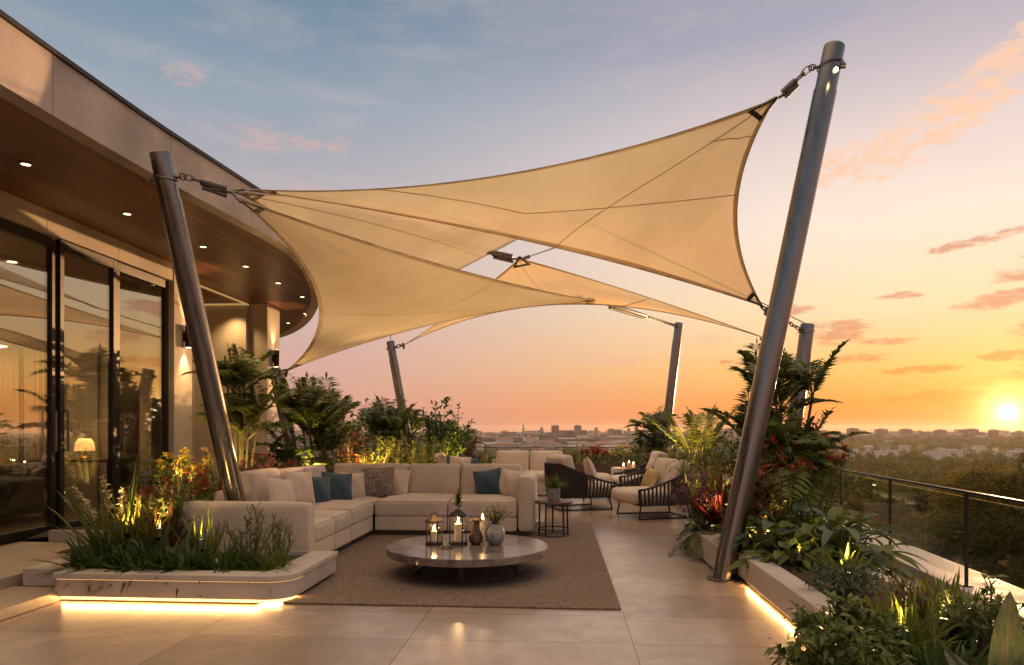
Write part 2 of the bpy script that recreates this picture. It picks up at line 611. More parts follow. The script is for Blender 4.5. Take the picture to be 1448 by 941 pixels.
def mat_floor():
    m = bpy.data.materials.new('floor_tile')
    m.use_nodes = True
    N = NT(m.node_tree)
    c = N.n('ShaderNodeTexCoord').outputs['Object']
    mp = N.n('ShaderNodeMapping', ins={0: c, 1: (1.035 + 1.487 * 20, .17 + .69 * 20, 0)})
    br = N.n('ShaderNodeTexBrick', offset=0.0, offset_frequency=2, ins={'Vector': mp.outputs[0], 'Color1': (0, 0, 0, 1), 'Color2': (1, 1, 1, 1), 'Mortar': (.5, .5, .5, 1), 'Scale': 1.0,
            'Mortar Size': 0.0045, 'Mortar Smooth': 0.1, 'Brick Width': 1.487, 'Row Height': 0.69})
    a = N.n('ShaderNodeTexNoise', ins={'Vector': c, 'Scale': 0.9, 'Detail': 9.0, 'Roughness': 0.65, 'Distortion': 0.8}).outputs[0]
    b = N.n('ShaderNodeTexNoise', ins={'Vector': c, 'Scale': 5.0, 'Detail': 4.0, 'Roughness': 0.5}).outputs[0]
    col = N.mix(N.mr(a, 0.3, 0.7), (0.29, 0.222, 0.178, 1), (0.42, 0.33, 0.27, 1))
    col = N.mix(N.m('MULTIPLY', N.mr(b, 0.35, 0.65), 0.4), col, (0.25, 0.19, 0.15, 1))
    col = N.mix(0.16, col, br.outputs[0], 'OVERLAY')
    col = N.mix(br.outputs[1], col, (0.17, 0.13, 0.10, 1))
    ro = N.mr(b, 0.3, 0.7, 0.20, 0.27)
    p = N.n('ShaderNodeBsdfPrincipled', ins={'Base Color': col, 'Roughness': ro, 'Specular IOR Level': 0.6})
    bp = N.n('ShaderNodeBump', ins={'Height': N.m('SUBTRACT', 1.0, br.outputs[1]), 'Strength': 0.10, 'Distance': 0.003})
    N.put(p.inputs['Normal'], bp.outputs[0])
    N.t.links.new(p.outputs[0], N.n('ShaderNodeOutputMaterial').inputs[0])
    return m


M_floor = mat_floor()


def struct(name, mb, m, **k):
    return tag(part(name, mb, m, **k), kind='structure')


# railing line (world): along the right and the back of the terrace
RX = lambda y: 3.30 + (y - 5.6) * 0.072
RAIL0, RAIL1, RAIL2 = (RX(-3.0), -3.0), (RX(21.0), 21.0), (-9.0, 21.0)
struct('terrace_floor', MB().prism([(-12, -4), (3.2, -4), (RX(21) - .05, 20.9), (-12, 20.9)], -0.3, 0.0), M_floor)
struct('terrace_slab', MB().prism([(-13, -5), (3.6, -5), (RX(21.5) + .45, 21.5), (-13, 21.5)], -1.4, -0.304), M_conc)
struct('basement_wall', MB().prism([(-13, -5), (3.2, -5), (RX(21.0), 21.0), (-13, 21.0)], -16, -1.404), M_conc)
# upper terrace by the glass doors, two low steps
M_step = mat('step_stone', (0.34, 0.27, 0.215), 0.42, var=0.16, vscale=1.6, bump=0.05, bscale=20, detail=9)
struct('step', MB().box((-4.62, -4, 0.002), (-4.10, 5.62, 0.088)), M_step, bevel=0.006)
struct('upper_terrace', MB().box((-5.905, -4, 0.002), (-4.60, 7.3, 0.18)), M_step, bevel=0.006)

# ================================================================== HOUSE
house = thing('house', 'modern flat roofed house with glass doors under a curved wooden eave', 'house', (-6, 8, 0))
ZS = 3.88
eave = [(-4.06, -4), (-4.05, 0), (-4.04, 3), (-4.03, 4.8), (-3.97, 6.5), (-3.84, 8.0), (-3.74, 9.2), (-3.80, 10.2), (-4.10, 11.5), (-4.66, 13.24), (-5.6, 15.4), (-6.6, 17.2), (-7.65, 18.6), (-8.8, 19.6), (-10.2, 20.2)]


def catmull(P, k=6):
    P = [np.array(p, float) for p in P]
    P = [2 * P[0] - P[1]] + P + [2 * P[-1] - P[-2]]
    out = []
    for i in range(1, len(P) - 2):
        for j in range(k):
            t = j / k
            a, b, c, d = P[i - 1:i + 3]
            out.append(0.5 * ((2 * b) + (-a + c) * t + (2 * a - 5 * b + 4 * c - d) * t * t + (-a + 3 * b - 3 * c + d) * t ** 3))
    out.append(P[-2])
    return np.array(out)


EV = catmull(eave, 6)


def offset(P, d):
    T = np.gradient(P, axis=0)
    T /= np.linalg.norm(T, axis=1)[:, None]
    return P + d * np.stack([T[:, 1], -T[:, 0]], 1)     # + : outward (right of the walking direction)


def mat_planks(name, c1, c2, w=0.13, axis=0, rough=0.38):
    m = bpy.data.materials.new(name)
    m.use_nodes = True
    N = NT(m.node_tree)
    c = N.n('ShaderNodeTexCoord').outputs['Object']
    s = N.n('ShaderNodeSeparateXYZ', ins={0: c})
    u = N.m('DIVIDE', s.outputs[axis], w)
    fr = N.m('FRACT', u)
    idn = N.n('ShaderNodeTexWhiteNoise', noise_dimensions='1D', ins={'W': N.m('FLOOR', u)}).outputs[0]
    st_ = [1.0, 1.0, 1.0]
    st_[axis] = 26.0
    st_[1 - axis] = 1.2
    mp = N.n('ShaderNodeMapping', ins={0: c, 3: tuple(st_)})
    g = N.n('ShaderNodeTexNoise', ins={'Vector': mp.outputs[0], 'Scale': 1.6, 'Detail': 7.0, 'Roughness': 0.6}).outputs[0]
    col = N.mix(N.mr(g, 0.3, 0.72), c1, c2)
    col = N.mix(N.m('MULTIPLY', idn, 0.75), col, tuple(x * 0.5 for x in c1[:3]) + (1,))
    gap = N.m('GREATER_THAN', N.m('ABSOLUTE', N.m('SUBTRACT', fr, 0.5)), 0.47)
    col = N.mix(gap, col, (0.01, 0.006, 0.004, 1))
    p = N.n('ShaderNodeBsdfPrincipled', ins={'Base Color': col, 'Roughness': rough})
    b = N.n('ShaderNodeBump', ins={'Height': N.m('SUBTRACT', 1.0, gap), 'Strength': 0.4, 'Distance': 0.006})
    N.put(p.inputs['Normal'], b.outputs[0])
    N.t.links.new(p.outputs[0], N.n('ShaderNodeOutputMaterial').inputs[0])
    return m


M_soffit = mat_planks('soffit_wood', (0.17, 0.06, 0.027, 1), (0.30, 0.12, 0.052, 1))
M_parquet = mat_planks('parquet', (0.34, 0.19, 0.09, 1), (0.48, 0.29, 0.15, 1), w=0.16, axis=1, rough=0.3)

# fascia in panels with open joints, metal drip cap on top
arc = np.concatenate([[0], np.cumsum(np.linalg.norm(np.diff(EV, axis=0), axis=1))])
EVi = offset(EV, -0.12)


def ribbon(mb, s0, s1, off_in, off_out, z0, z1, k=10):
    ss = np.linspace(s0, s1, k)
    base_ = np.stack([np.interp(ss, arc, EV[:, 0]), np.interp(ss, arc, EV[:, 1])], 1)
    T = np.stack([np.interp(ss + .02, arc, EV[:, 0]) - np.interp(ss - .02, arc, EV[:, 0]), np.interp(ss + .02, arc, EV[:, 1]) - np.interp(ss - .02, arc, EV[:, 1])], 1)
    T /= np.linalg.norm(T, axis=1)[:, None] + 1e-9
    nrm = np.stack([T[:, 1], -T[:, 0]], 1)
    a, b = base_ + off_in * nrm, base_ + off_out * nrm
    V = []
    for i in range(k):
        V += [(*a[i], z0), (*b[i], z0), (*b[i], z1), (*a[i], z1)]
    F = []
    for i in range(k - 1):
        for q in range(4):
            F.append((i * 4 + q, i * 4 + (q + 1) % 4, (i + 1) * 4 + (q + 1) % 4, (i + 1) * 4 + q))
    F += [(3, 2, 1, 0), tuple((k - 1) * 4 + q for q in range(4))]
    mb.add(V, F)


fas = MB()
s = 0.0
tot = arc[-1]
while s < tot - 0.1:
    e = min(s + 1.55, tot)
    ribbon(fas, s + 0.004, e - 0.004, -0.16, 0.0, ZS, 4.36)
    s = e
part('fascia', fas, M_conc, house)
cap = MB()
ribbon(cap, 0, tot, -0.30, 0.025, 4.362, 4.40, 90)
part('roof_edge', cap, M_darkmetal, house)
inner = offset(EV, -0.165)
sof = MB()
poly = [tuple(p) for p in inner] + [(-13, 20.2), (-13, -4)]
V = [(x, y, ZS + 0.05) for x, y in poly]
sofm = bmesh.new()
vs = [sofm.verts.new(v) for v in V]
sofm.faces.new(vs)
bmesh.ops.triangulate(sofm, faces=sofm.faces[:])
sofm.verts.index_update()
fs = [tuple(v.index for v in f.verts) for f in sofm.faces]
sofm.free()
part('soffit', MB().add(V, fs), M_soffit, house)
part('roof', MB().add([(x, y, 4.34) for x, y, z in V], fs), M_conc, house)
WX = -5.91
part('header_band', MB().box((WX - .22, -4, 3.66), (WX, 5.4, ZS + .046)).box((WX - .22, 5.408, 3.66), (WX, 7.7, ZS + .046)).box((WX - .22, 7.708, 3.66), (WX, 9.0, ZS + .046)).box((WX - .22, 9.008, 3.66), (WX, 10.33, ZS + .046)), M_conc_wall, house)
part('pier', MB().box((WX - .35, 10.332, 0.0), (WX + 0.012, 10.86, ZS + .046)), M_conc_wall, house, bevel=0.008)
part('end_pier', MB().box((WX - .35, 13.72, 0.0), (WX + 0.012, 14.34, ZS + .046)), M_conc_wall, house, bevel=0.008)
part('recess_wall', MB().box((-7.5, 11.95, 0.0), (-7.3, 13.72, ZS + .046)).box((-7.3, 13.56, 0), (WX - .352, 13.716, ZS + .046)).box((-7.5, 10.6, 0), (-7.302, 11.1, ZS + .046)).box((-7.3, 10.64, 0), (WX - .352, 10.86, ZS + .046)), M_conc_wall, house)
part('end_wall', MB().box((-13, 14.14, 0), (WX - .352, 14.34, ZS + .046)), M_conc_wall, house)
rd = part('recess_door', MB().box((-7.42, 11.1, 0.1), (-7.34, 11.95, 3.5)), mat('smoked_glass', (0.02, 0.017, 0.015), 0.08), house)
part('door_frame', MB().box((-7.40, 11.1, 0.1), (-7.28, 11.18, 3.5)).box((-7.40, 11.87, 0.1), (-7.28, 11.95, 3.5)).box((-7.40, 11.18, 3.42), (-7.28, 11.87, 3.5)), M_darkmetal, rd)
part('wall_rail', MB().tube([(-7.24, 12.1, 2.75), (-7.24, 13.4, 2.75)], 0.02).tube([(-7.24, 12.9, 1.2), (-7.24, 12.9, 3.1)], 0.018).tube([(-7.3, 12.1, 2.75), (-7.24, 12.1, 2.75)], .015), M_steel_dk, house)
cove = part('cove_light', MB().box((-7.28, 13.50, ZS - .02), (WX - .30, 13.54, ZS + .01)).box((WX - .34, 10.9, ZS - .02), (WX - .31, 13.6, ZS + .01)), emit('cove_tape', (1.0, .55, .2), .35), house)
lamp('SPOT', (-6.45, 13.25, 3.80), 60, WARM, house, (-6.45, 13.5, 0), .05, 110, .9)
lamp('SPOT', (-6.9, 11.8, 3.80), 45, WARM, house, (-7.2, 11.9, 0), .05, 110, .9)

# sliding glass doors
def sliding_door(y0, y1, deep, label=None, handles=()):
    d = MB()
    x0, x1 = WX - .14 + deep, WX - .06 + deep
    z0, z1 = 0.182, 3.655
    f = .07
    d.box((x0, y0, z0), (x1, y0 + f, z1)).box((x0, y1 - f, z0), (x1, y1, z1)).box((x0, y0 + f, z0), (x1, y1 - f, z0 + .10)).box((x0, y0 + f, z1 - .12), (x1, y1 - f, z1))
    o = part('sliding_door', d, M_darkmetal, house, bevel=0.004)
    xm = (x0 + x1) / 2
    part('pane', MB().box((xm - .008, y0 + f, z0 + .10), (xm + .008, y1 - f, z1 - .12)), M_glass, o)
    for hy in handles:
        part('handle', MB().tube([(x1, hy, 1.15), (x1 + .05, hy, 1.15), (x1 + .05, hy, 1.62), (x1, hy, 1.62)], 0.014, 8), M_steel_dk, o)


sliding_door(2.0, 3.62, 0.0)
sliding_door(3.66, 5.30, 0.03)
sliding_door(5.34, 7.93, 0.0, handles=(7.86,))
sliding_door(7.955, 9.02, 0.03, handles=(8.02,))
sliding_door(9.06, 10.31, 0.0, handles=(9.13,))
part('threshold', MB().box((WX - .2, 2.0, 0.10), (WX - .005, 10.33, 0.178)), M_darkmetal, house)
part('plinth_wall', MB().box((WX - .2, 7.302, -.2), (WX - .02, 10.33, 0.098)), M_conc_wall, house)
part('room_floor', MB().box((-12.5, -4, 0.0), (WX - .202, 14.1, 0.17)), M_parquet, house)
M_room = mat('room_plaster', (0.42, 0.34, 0.27), 0.85, var=0.08)
part('room_wall', MB().box((-12.6, -4, 0.17), (-12.4, 14.1, ZS)).box((-12.4, 10.64, .17), (-7.502, 10.8, ZS)).box((-12.4, -4, .17), (WX - .2, -3.8, ZS)), M_room, house)
part('room_ceiling', MB().box((-12.4, -3.8, 3.66), (WX - .222, 10.62, 3.80)), M_room, house)


def sconce(y, label):
    t = thing('wall_sconce', label, 'wall lamp', (WX + .02, y, 2.35), 'up and down wall lamps on the piers')
    zc = 2.85
    part('housing', MB().lathe([(.062, -.17), (.062, .17)], (WX + .09, y, zc), 20), M_darkmetal, t, smooth=True)
    part('backplate', MB().box((WX + .014, y - .04, zc - .08), (WX + .04, y + .04, zc + .08)), M_darkmetal, t)
    part('lens', MB().lathe([(.045, -.174), (.045, -.171)], (WX + .09, y, zc), 16), M_lens, t)
    part('lens', MB().lathe([(.045, .171), (.045, .174)], (WX + .09, y, zc), 16), M_lens, t)
    lamp('SPOT', (WX + .09, y, zc - .19), 60, WARM, t, (WX + .075, y, 0), .03, 75, .9)
    lamp('SPOT', (WX + .09, y, zc + .19), 30, WARM, t, (WX + .075, y, 5), .03, 75, .9)


sconce(10.62, 'dark cylinder wall lamp on the pier beside the glass doors')
sconce(14.0, 'dark cylinder wall lamp on the end pier above the short leaning post')

DL = [(-5.08, 3.1), (-5.10, 4.75), (-5.10, 6.37), (-5.09, 7.92), (-4.96, 9.42), (-4.9, 10.6), (-4.9, 11.85), (-4.95, 13.1), (-5.6, 15.0), (-6.5, 16.3), (-6.9, 15.3)]
for i, (x, y) in enumerate(DL):
    t = thing('downlight', 'small round recessed downlight glowing in the wooden eave soffit', 'ceiling light', (x, y, ZS + .05), 'recessed downlights along the wooden soffit')
    part('trim_ring', MB().lathe([(.062, .048), (.066, .038), (.044, .038), (.040, .048)], (x, y, ZS), 20, cap=False), M_brass, t, smooth=True)
    part('lens', MB().lathe([(.040, .043), (.02, .041)], (x, y, ZS), 16), M_lens, t)
    lamp('SPOT', (x, y, ZS + .02), 46, WARM, t, (x, y, 0), .04, 100, .8)

# ---------------------------------------------------------------- the room behind the glass
def cushion(mb, c, size, rnd=0.06, puff=0.02, n=9, rz=0.0, tilt=0.0, axis_tilt='x'):
    """soft box: rounded edges and bulging faces"""
    hx, hy, hz = [q / 2 for q in size]
    rnd = min(rnd, hx, hy, hz)
    g = np.linspace(-1, 1, n)
    Vs, Fs = [], []
    k = 0
    for ax in range(3):
        for sg in (-1, 1):
            a, b = np.meshgrid(g, g, indexing='ij')
            P = np.zeros((n, n, 3))
            P[..., ax] = sg
            P[..., (ax + 1) % 3] = a * sg
            P[..., (ax + 2) % 3] = b
            Vs.append(P.reshape(-1, 3))
            for i in range(n - 1):
                for j in range(n - 1):
                    Fs.append((k + i * n + j, k + (i + 1) * n + j, k + (i + 1) * n + j + 1, k + i * n + j + 1))
            k += n * n
    P = np.concatenate(Vs)
    H = np.array([hx, hy, hz])
    Q = np.sign(P) * np.abs(P) ** 0.7 * H
    core = np.clip(Q, -(H - rnd), H - rnd)
    d = Q - core
    ln = np.linalg.norm(d, axis=1)[:, None]
    Q = core + np.where(ln > 1e-9, d / np.maximum(ln, 1e-9) * np.minimum(ln, rnd), 0) if rnd > 0 else Q
    s_ = Q / H
    PX, PY, PZ = puff if isinstance(puff, tuple) else (puff, puff, puff)
    bul = np.stack([PX * s_[:, 0] * (1 - s_[:, 1] ** 2) * (1 - s_[:, 2] ** 2), PY * s_[:, 1] * (1 - s_[:, 0] ** 2) * (1 - s_[:, 2] ** 2), PZ * s_[:, 2] * (1 - s_[:, 0] ** 2) * (1 - s_[:, 1] ** 2)], 1)
    Q = Q + bul
    if tilt:
        ca, sa = math.cos(tilt), math.sin(tilt)
        T = np.array([(1, 0, 0), (0, ca, -sa), (0, sa, ca)]) if axis_tilt == 'x' else np.array([(ca, 0, sa), (0, 1, 0), (-sa, 0, ca)])
        Q = Q @ T.T
    if rz:
        Q = Q @ rotz(rz).T
    Q = Q + np.array(c)
    # weld the seams between the six faces
    key = np.round(Q, 5)
    uq, inv = np.unique(key, axis=0, return_inverse=True)
    inv = inv.reshape(-1)
    F_ = np.array(Fs)
    F_ = inv[F_]
    mb.add(uq, F_)
    return mb


def pillow_mb(size, thick, wob=0.0):
    """throw pillow standing in the local x-z plane, pinched corners"""
    n = 15
    g = np.linspace(-1, 1, n)
    a, b = np.meshgrid(g, g, indexing='ij')
    pin = 1 - 0.10 * ((1 - a ** 2) + (1 - b ** 2)) * 0.5
    ex = 1 + 0.0 * a
    X = a * (0.93 + 0.07 * b ** 2) * size / 2
    Z = b * (0.93 + 0.07 * a ** 2) * size / 2
    T = thick / 2 * np.clip((1 - a ** 2), 0, 1) ** 0.55 * np.clip((1 - b ** 2), 0, 1) ** 0.55
    T = T + wob * 0.012 * np.sin(5 * a + 3 * b) * (1 - a ** 2) * (1 - b ** 2)
    Vf = np.stack([X, -T, Z], -1).reshape(-1, 3)
    Vb = np.stack([X, T * .9, Z], -1).reshape(-1, 3)
    mb = MB()
    F1, F2 = [], []
    for i in range(n - 1):
        for j in range(n - 1):
            q = (i * n + j, (i + 1) * n + j, (i + 1) * n + j + 1, i * n + j + 1)
            F1.append(q)
            F2.append(tuple(x + n * n for x in q[::-1]))
    Vv = np.concatenate([Vf, Vb])
    key = np.round(Vv, 5)
    uq, inv = np.unique(key, axis=0, return_inverse=True)
    mb.add(uq, inv.reshape(-1)[np.array(F1 + F2)])
    return mb


def pillow(c, size, m, label, face=0.0, lean=0.25, roll=0.0, thick=0.2, group=None, cat='pillow'):
    """face: direction the front looks (0 = towards -Y), lean: backwards"""
    mb = pillow_mb(size, thick, 1.0)
    M = Matrix.Rotation(face, 4, 'Z') @ Matrix.Rotation(-lean, 4, 'X') @ Matrix.Rotation(roll, 4, 'Y')
    M = Matrix.Translation(Vector(c)) @ M
    mb.xf(M)
    o = part('throw_pillow', mb, m, origin=(c[0], c[1], c[2] - size / 2), smooth=True)
    return tag(o, label, cat, group)


M_grey = mat('charcoal_fabric', (0.06, 0.058, 0.06), 0.85, var=0.15, bump=0.2, bscale=300, sheen=.2)
ins = thing('indoor_sofa', 'dark grey sofa standing inside behind the glass door', 'sofa', (-8.6, 8.3, .17))
b = MB()
cushion(b, (-8.4, 8.4, .42), (1.0, 2.6, .30), .05, .01)
part('base', b, M_grey, ins, smooth=True)
for yy in (7.65, 8.95):
    part('seat_cushion', cushion(MB(), (-8.35, yy, .66), (.95, 1.22, .2), .06, .03), M_grey, ins, smooth=True)
    part('back_cushion', cushion(MB(), (-8.8, yy, .96), (.24, 1.2, .5), .08, .04), M_grey, ins, smooth=True)
part('arm', cushion(MB(), (-8.4, 9.78, .58), (1.0, .2, .62), .05, .01), M_grey, ins, smooth=True)
part('arm', cushion(MB(), (-8.4, 7.02, .58), (1.0, .2, .62), .05, .01), M_grey, ins, smooth=True)
part('leg', MB().box((-8.8, 7.2, .17), (-8.75, 7.25, .28)), M_darkmetal, ins)
part('leg', MB().box((-8.0, 9.6, .17), (-7.95, 9.65, .28)), M_darkmetal, ins)
ins.location = (-7.75, 7.95, .17)
cons = thing('console_table', 'long dark console table behind the glass beside the indoor sofa', 'table', (-7.2, 9.95, .17))
part('tabletop', MB().box((-7.9, 9.72, .93), (-6.45, 10.2, .97)), M_wood_dark, cons, bevel=.005)
for lx in (-7.8, -6.55):
    part('leg', MB().box((lx - .03, 9.76, .17), (lx + .03, 10.16, .93)), M_darkmetal, cons)
tl = thing('table_lamp', 'small table lamp with glowing cream shade on the console table', 'lamp', (-7.05, 9.95, .97))
part('base', MB().lathe([(.07, 0), (.075, .02), (.02, .05), (.018, .16)], (-7.05, 9.95, .97), 20), M_brass, tl, smooth=True)
part('lamp_shade', MB().lathe([(.13, .12), (.135, .14), (.12, .24), (.08, .30)], (-7.05, 9.95, .97), 28, cap=False), mat('lamp_shade', (0.75, 0.55, 0.34), .8, translucent=.6), tl, smooth=True)
part('bulb', MB().lathe([(.01, .14), (.03, .16), (.034, .20), (.015, .24)], (-7.05, 9.95, .97), 14), emit('bulb', (1, .66, .32), 25), tl)
lamp('POINT', (-7.05, 9.95, 1.30), 7, WARM, tl, radius=.05)


def curtain(x, y0, y1, label):
    k = int((y1 - y0) / .018)
    yy = np.linspace(y0, y1, k)
    xx = x + .035 * np.sin(yy * 38) + .012 * np.sin(yy * 91 + 1)
    zz = np.linspace(.19, 3.64, 6)
    V = np.array([(xx[i], yy[i], z) for i in range(k) for z in zz])
    F = np.array([(i * 6 + j, (i + 1) * 6 + j, (i + 1) * 6 + j + 1, i * 6 + j + 1) for i in range(k - 1) for j in range(5)])
    o = part('curtain', MB().add(V, F), M_curt, smooth=True, origin=(x, y0, .19))
    so = o.modifiers.new('thickness', 'SOLIDIFY')
    so.thickness = .004
    return tag(o, label, 'curtain')


def curtain_x(y, x0, x1, zt, label):
    k = int((x1 - x0) / .012)
    xx = np.linspace(x0, x1, k)
    yy = y + .028 * np.sin(xx * 60) + .01 * np.sin(xx * 131 + 1)
    zz = np.linspace(.19, zt, 6)
    V = np.array([(xx[i], yy[i], z) for i in range(k) for z in zz])
    F = np.array([(i * 6 + j, (i + 1) * 6 + j, (i + 1) * 6 + j + 1, i * 6 + j + 1) for i in range(k - 1) for j in range(5)])
    o = part('curtain', MB().add(V, F), M_curt, smooth=True, origin=(x0, y, .19))
    so = o.modifiers.new('thickness', 'SOLIDIFY')
    so.thickness = .004
    return tag(o, label, 'curtain')


M_curt = mat('curtain_cloth', (0.60, 0.47, 0.34), .9, var=.06, translucent=.35)
wn = thing('inner_window', 'dark framed window with curtains on the end wall of the room', 'window', (-8.5, 10.6, .2))
part('frame', MB().box((-9.05, 10.56, .2), (-8.98, 10.63, 2.8)).box((-8.50, 10.56, .2), (-8.43, 10.63, 2.8)).box((-7.97, 10.56, .2), (-7.90, 10.63, 2.8)).box((-8.98, 10.56, 2.73), (-8.50, 10.63, 2.8)).box((-8.43, 10.56, 2.73), (-7.97, 10.63, 2.8)), M_darkmetal, wn)
curtain_x(10.50, -8.97, -8.52, 2.72, 'cream curtain in the end wall window, on the sofa side')
curtain_x(10.50, -8.42, -7.98, 2.72, 'cream curtain in the end wall window, on the lamp side')
curtain(-6.55, 9.75, 10.45, 'gathered sheer curtain just inside the glass door next to the pier')
pl = thing('pendant_lamp', 'wide pendant lamp hanging in the room behind the middle glass door', 'lamp', (-8.6, 9.6, 2.3))
part('cord', MB().tube([(-8.6, 9.6, 2.85), (-8.6, 9.6, 3.66)], .012, 6), M_darkmetal, pl)
part('lamp_shade', MB().lathe([(.52, 0), (.55, .03), (.35, .12), (.06, .22), (.03, .34)], (-8.6, 9.6, 2.62), 36, cap=False), M_brass, pl, smooth=True)
part('diffuser', MB().lathe([(.49, .012), (.30, .06)], (-8.6, 9.6, 2.62), 32), emit('diffuser', (1, .7, .38), 7), pl)
lamp('POINT', (-8.6, 9.6, 2.55), 24, WARM, pl, radius=.2)
for i, (x, y) in enumerate([(-9.5, 5.5), (-9.8, 7.4), (-7.5, 7.2), (-11.2, 9.3), (-7.6, 5.0), (-9.5, 3.0), (-7.4, 9.0)]):
    t = thing('room_downlight', 'small round ceiling light inside the room behind the glass', 'ceiling light', (x, y, 3.66), 'ceiling lights inside the room')
    part('lens', MB().lathe([(.06, -.006), (.05, -.001)], (x, y, 3.66), 16), M_lens, t)
    lamp('SPOT', (x, y, 3.63), 34, WARM, t, (x, y, 0), .05, 110, .8)
lamp('POINT', (-9.0, 7.5, 3.2), 28, WARM, house, radius=.3)

# ================================================================== RAILING
def railing(p0, p1, npost, label, z0=0.10, first=0.0):
    a, b = Vector((*p0, 0)), Vector((*p1, 0))
    L = (b - a).length
    t = thing('glass_railing', label, 'railing', (a.x, a.y, 0))
    ang_ = math.atan2(b.y - a.y, b.x - a.x)
    def loc(mb):
        return mb.xf(Matrix.Translation(a) @ Matrix.Rotation(ang_, 4, 'Z'))
    part('top_rail', loc(MB().box((0, -.020, .870), (L, .020, .892))), M_darkmetal, t, bevel=.006)
    step = L / npost
    for i in range(npost + 1):
        x = min(max(i * step, .03), L - .03)
        part('post', loc(MB().box((x - .014, -.010, z0), (x + .014, .010, .869)).box((x - .045, -.035, z0), (x + .05, .045, z0 + .012))), M_darkmetal, t)
        if i < npost:
            part('glass_pane', loc(MB().box((x + .05, -.006, z0 + .05), (x + step - .05, .006, .84))), M_rail_glass, t)


struct('parapet_kerb', MB().prism([(RAIL0[0] - .10, -3), (RAIL0[0] + .42, -3), (RAIL1[0] + .42, 21.3), (RAIL1[0] - .10, 20.9)], 0.002, .10), M_stone, bevel=.008)
struct('back_kerb', MB().prism([(-9, 20.9), (RAIL1[0] - .104, 20.9), (RAIL1[0] - .104, 21.3), (-9, 21.3)], 0.002, .10), M_stone, bevel=.008)
railing((RX(-2.09), -2.09), (RX(20.95), 20.95), 14, 'glass railing with dark posts along the kerb on the valley side')
railing((-9, 21.0), (RX(21) - .06, 21.0), 7, 'glass railing with dark posts across the back of the terrace')

# ================================================================== PLANTERS
def soil_patch(mb, x0, x1, y0, y1, z, k=0.12):
    nx, ny = max(2, int((x1 - x0) / k)), max(2, int((y1 - y0) / k))
    g = [(x, y) for x in np.linspace(x0, x1, nx) for y in np.linspace(y0, y1, ny)]
    V = [(x, y, z + .025 * math.sin(7 * x + 2) * math.cos(6 * y) + .012 * random.random()) for x, y in g]
    F = [(i * ny + j, (i + 1) * ny + j, (i + 1) * ny + j + 1, i * ny + j + 1) for i in range(nx - 1) for j in range(ny - 1)]
    return mb.add(V, F)


def rounded(x0, x1, y0, y1, r, k=8):
    """outline with the front right corner (x1,y0) rounded"""
    P = [(x0, y0)]
    for i in range(k + 1):
        t = -math.pi / 2 + i / k * math.pi / 2
        P.append((x1 - r + r * math.cos(t), y0 + r + r * math.sin(t)))
    return P + [(x1, y1), (x0, y1)]


fp = thing('stone_planter', 'low pale stone planter with glowing light line in front of the sofa arm', 'planter', (-3.2, 5.9, 0))
X0, X1, Y0, Y1 = -4.13, -2.15, 5.44, 6.62
part('body', MB().prism(rounded(X0, X1 - .02, Y0 + .02, Y1, .22), .045, .185), M_stone, fp, bevel=.006)
part('plinth', MB().prism(rounded(X0 + .05, X1 - .14, Y0 + .14, Y1, .24), 0.002, .043), M_plinth, fp)
rim_o = rounded(X0 - .42, X1, Y0, Y1, .30)
cap = MB()
cap.prism([(X0 - .4, Y0 + .30), (X0 - .0, Y0), *rounded(X0, X1, Y0, Y0 + .17, .0)[1:2]], .2, .21) if False else None
ro = rounded(X0, X1, Y0, Y1, .24, 10)
ri = rounded(X0 + .10, X1 - .26, Y0 + .20, Y1 - .02, .06, 10)
V = [(x, y, z) for z in (.195, .24) for x, y in ro] + [(x, y, z) for z in (.195, .24) for x, y in ri]
n = len(ro)
F = []
for i in range(n):
    j = (i + 1) % n
    F += [(i, j, n + j, n + i), (2 * n + j, 2 * n + i, 3 * n + i, 3 * n + j), (n + i, n + j, 3 * n + j, 3 * n + i), (j, i, 2 * n + i, 2 * n + j)]
part('cap_slab', MB().add(V, F), M_stone, fp, bevel=.006)
part('side_block', MB().box((X0 - .40, Y0 + .18, 0.09), (X0 - .003, Y1 + .6, .235)), M_stone, fp, bevel=.006)
def offs_poly(P, d):
    return [(x, y) for x, y in P]
lo = rounded(X0 + .03, X1 - .06, Y0 + .06, Y1, .20, 10)
lz = [p for p in lo[:12]]
part('led_tape', MB().tube([(x, y, .026) for x, y in lz], .011, 6), M_led, fp)
lz2 = rounded(X0 + .03, X1 + .003, Y0 - .003, Y1, .24, 10)[:12]
part('led_line', MB().tube([(x, y + .008, .190) for x, y in lz2], .0026, 6), emit('led_line', (1.0, .55, .2), .75), fp)
part('soil', soil_patch(MB(), X0 + .1, X1 - .27, Y0 + .2, Y1 - .03, .19), M_soil, fp)
strip_light((X0 + .05, Y0 + .05, .030), (X1 - .30, Y0 + .05, .030), 12, (1, .53, .17), fp, (0, -1, -.55))
strip_light((X1 - .30, Y0 + .06, .030), (X1 - .08, Y0 + .30, .030), 5, (1, .53, .17), fp, (.7, -.7, -.55))

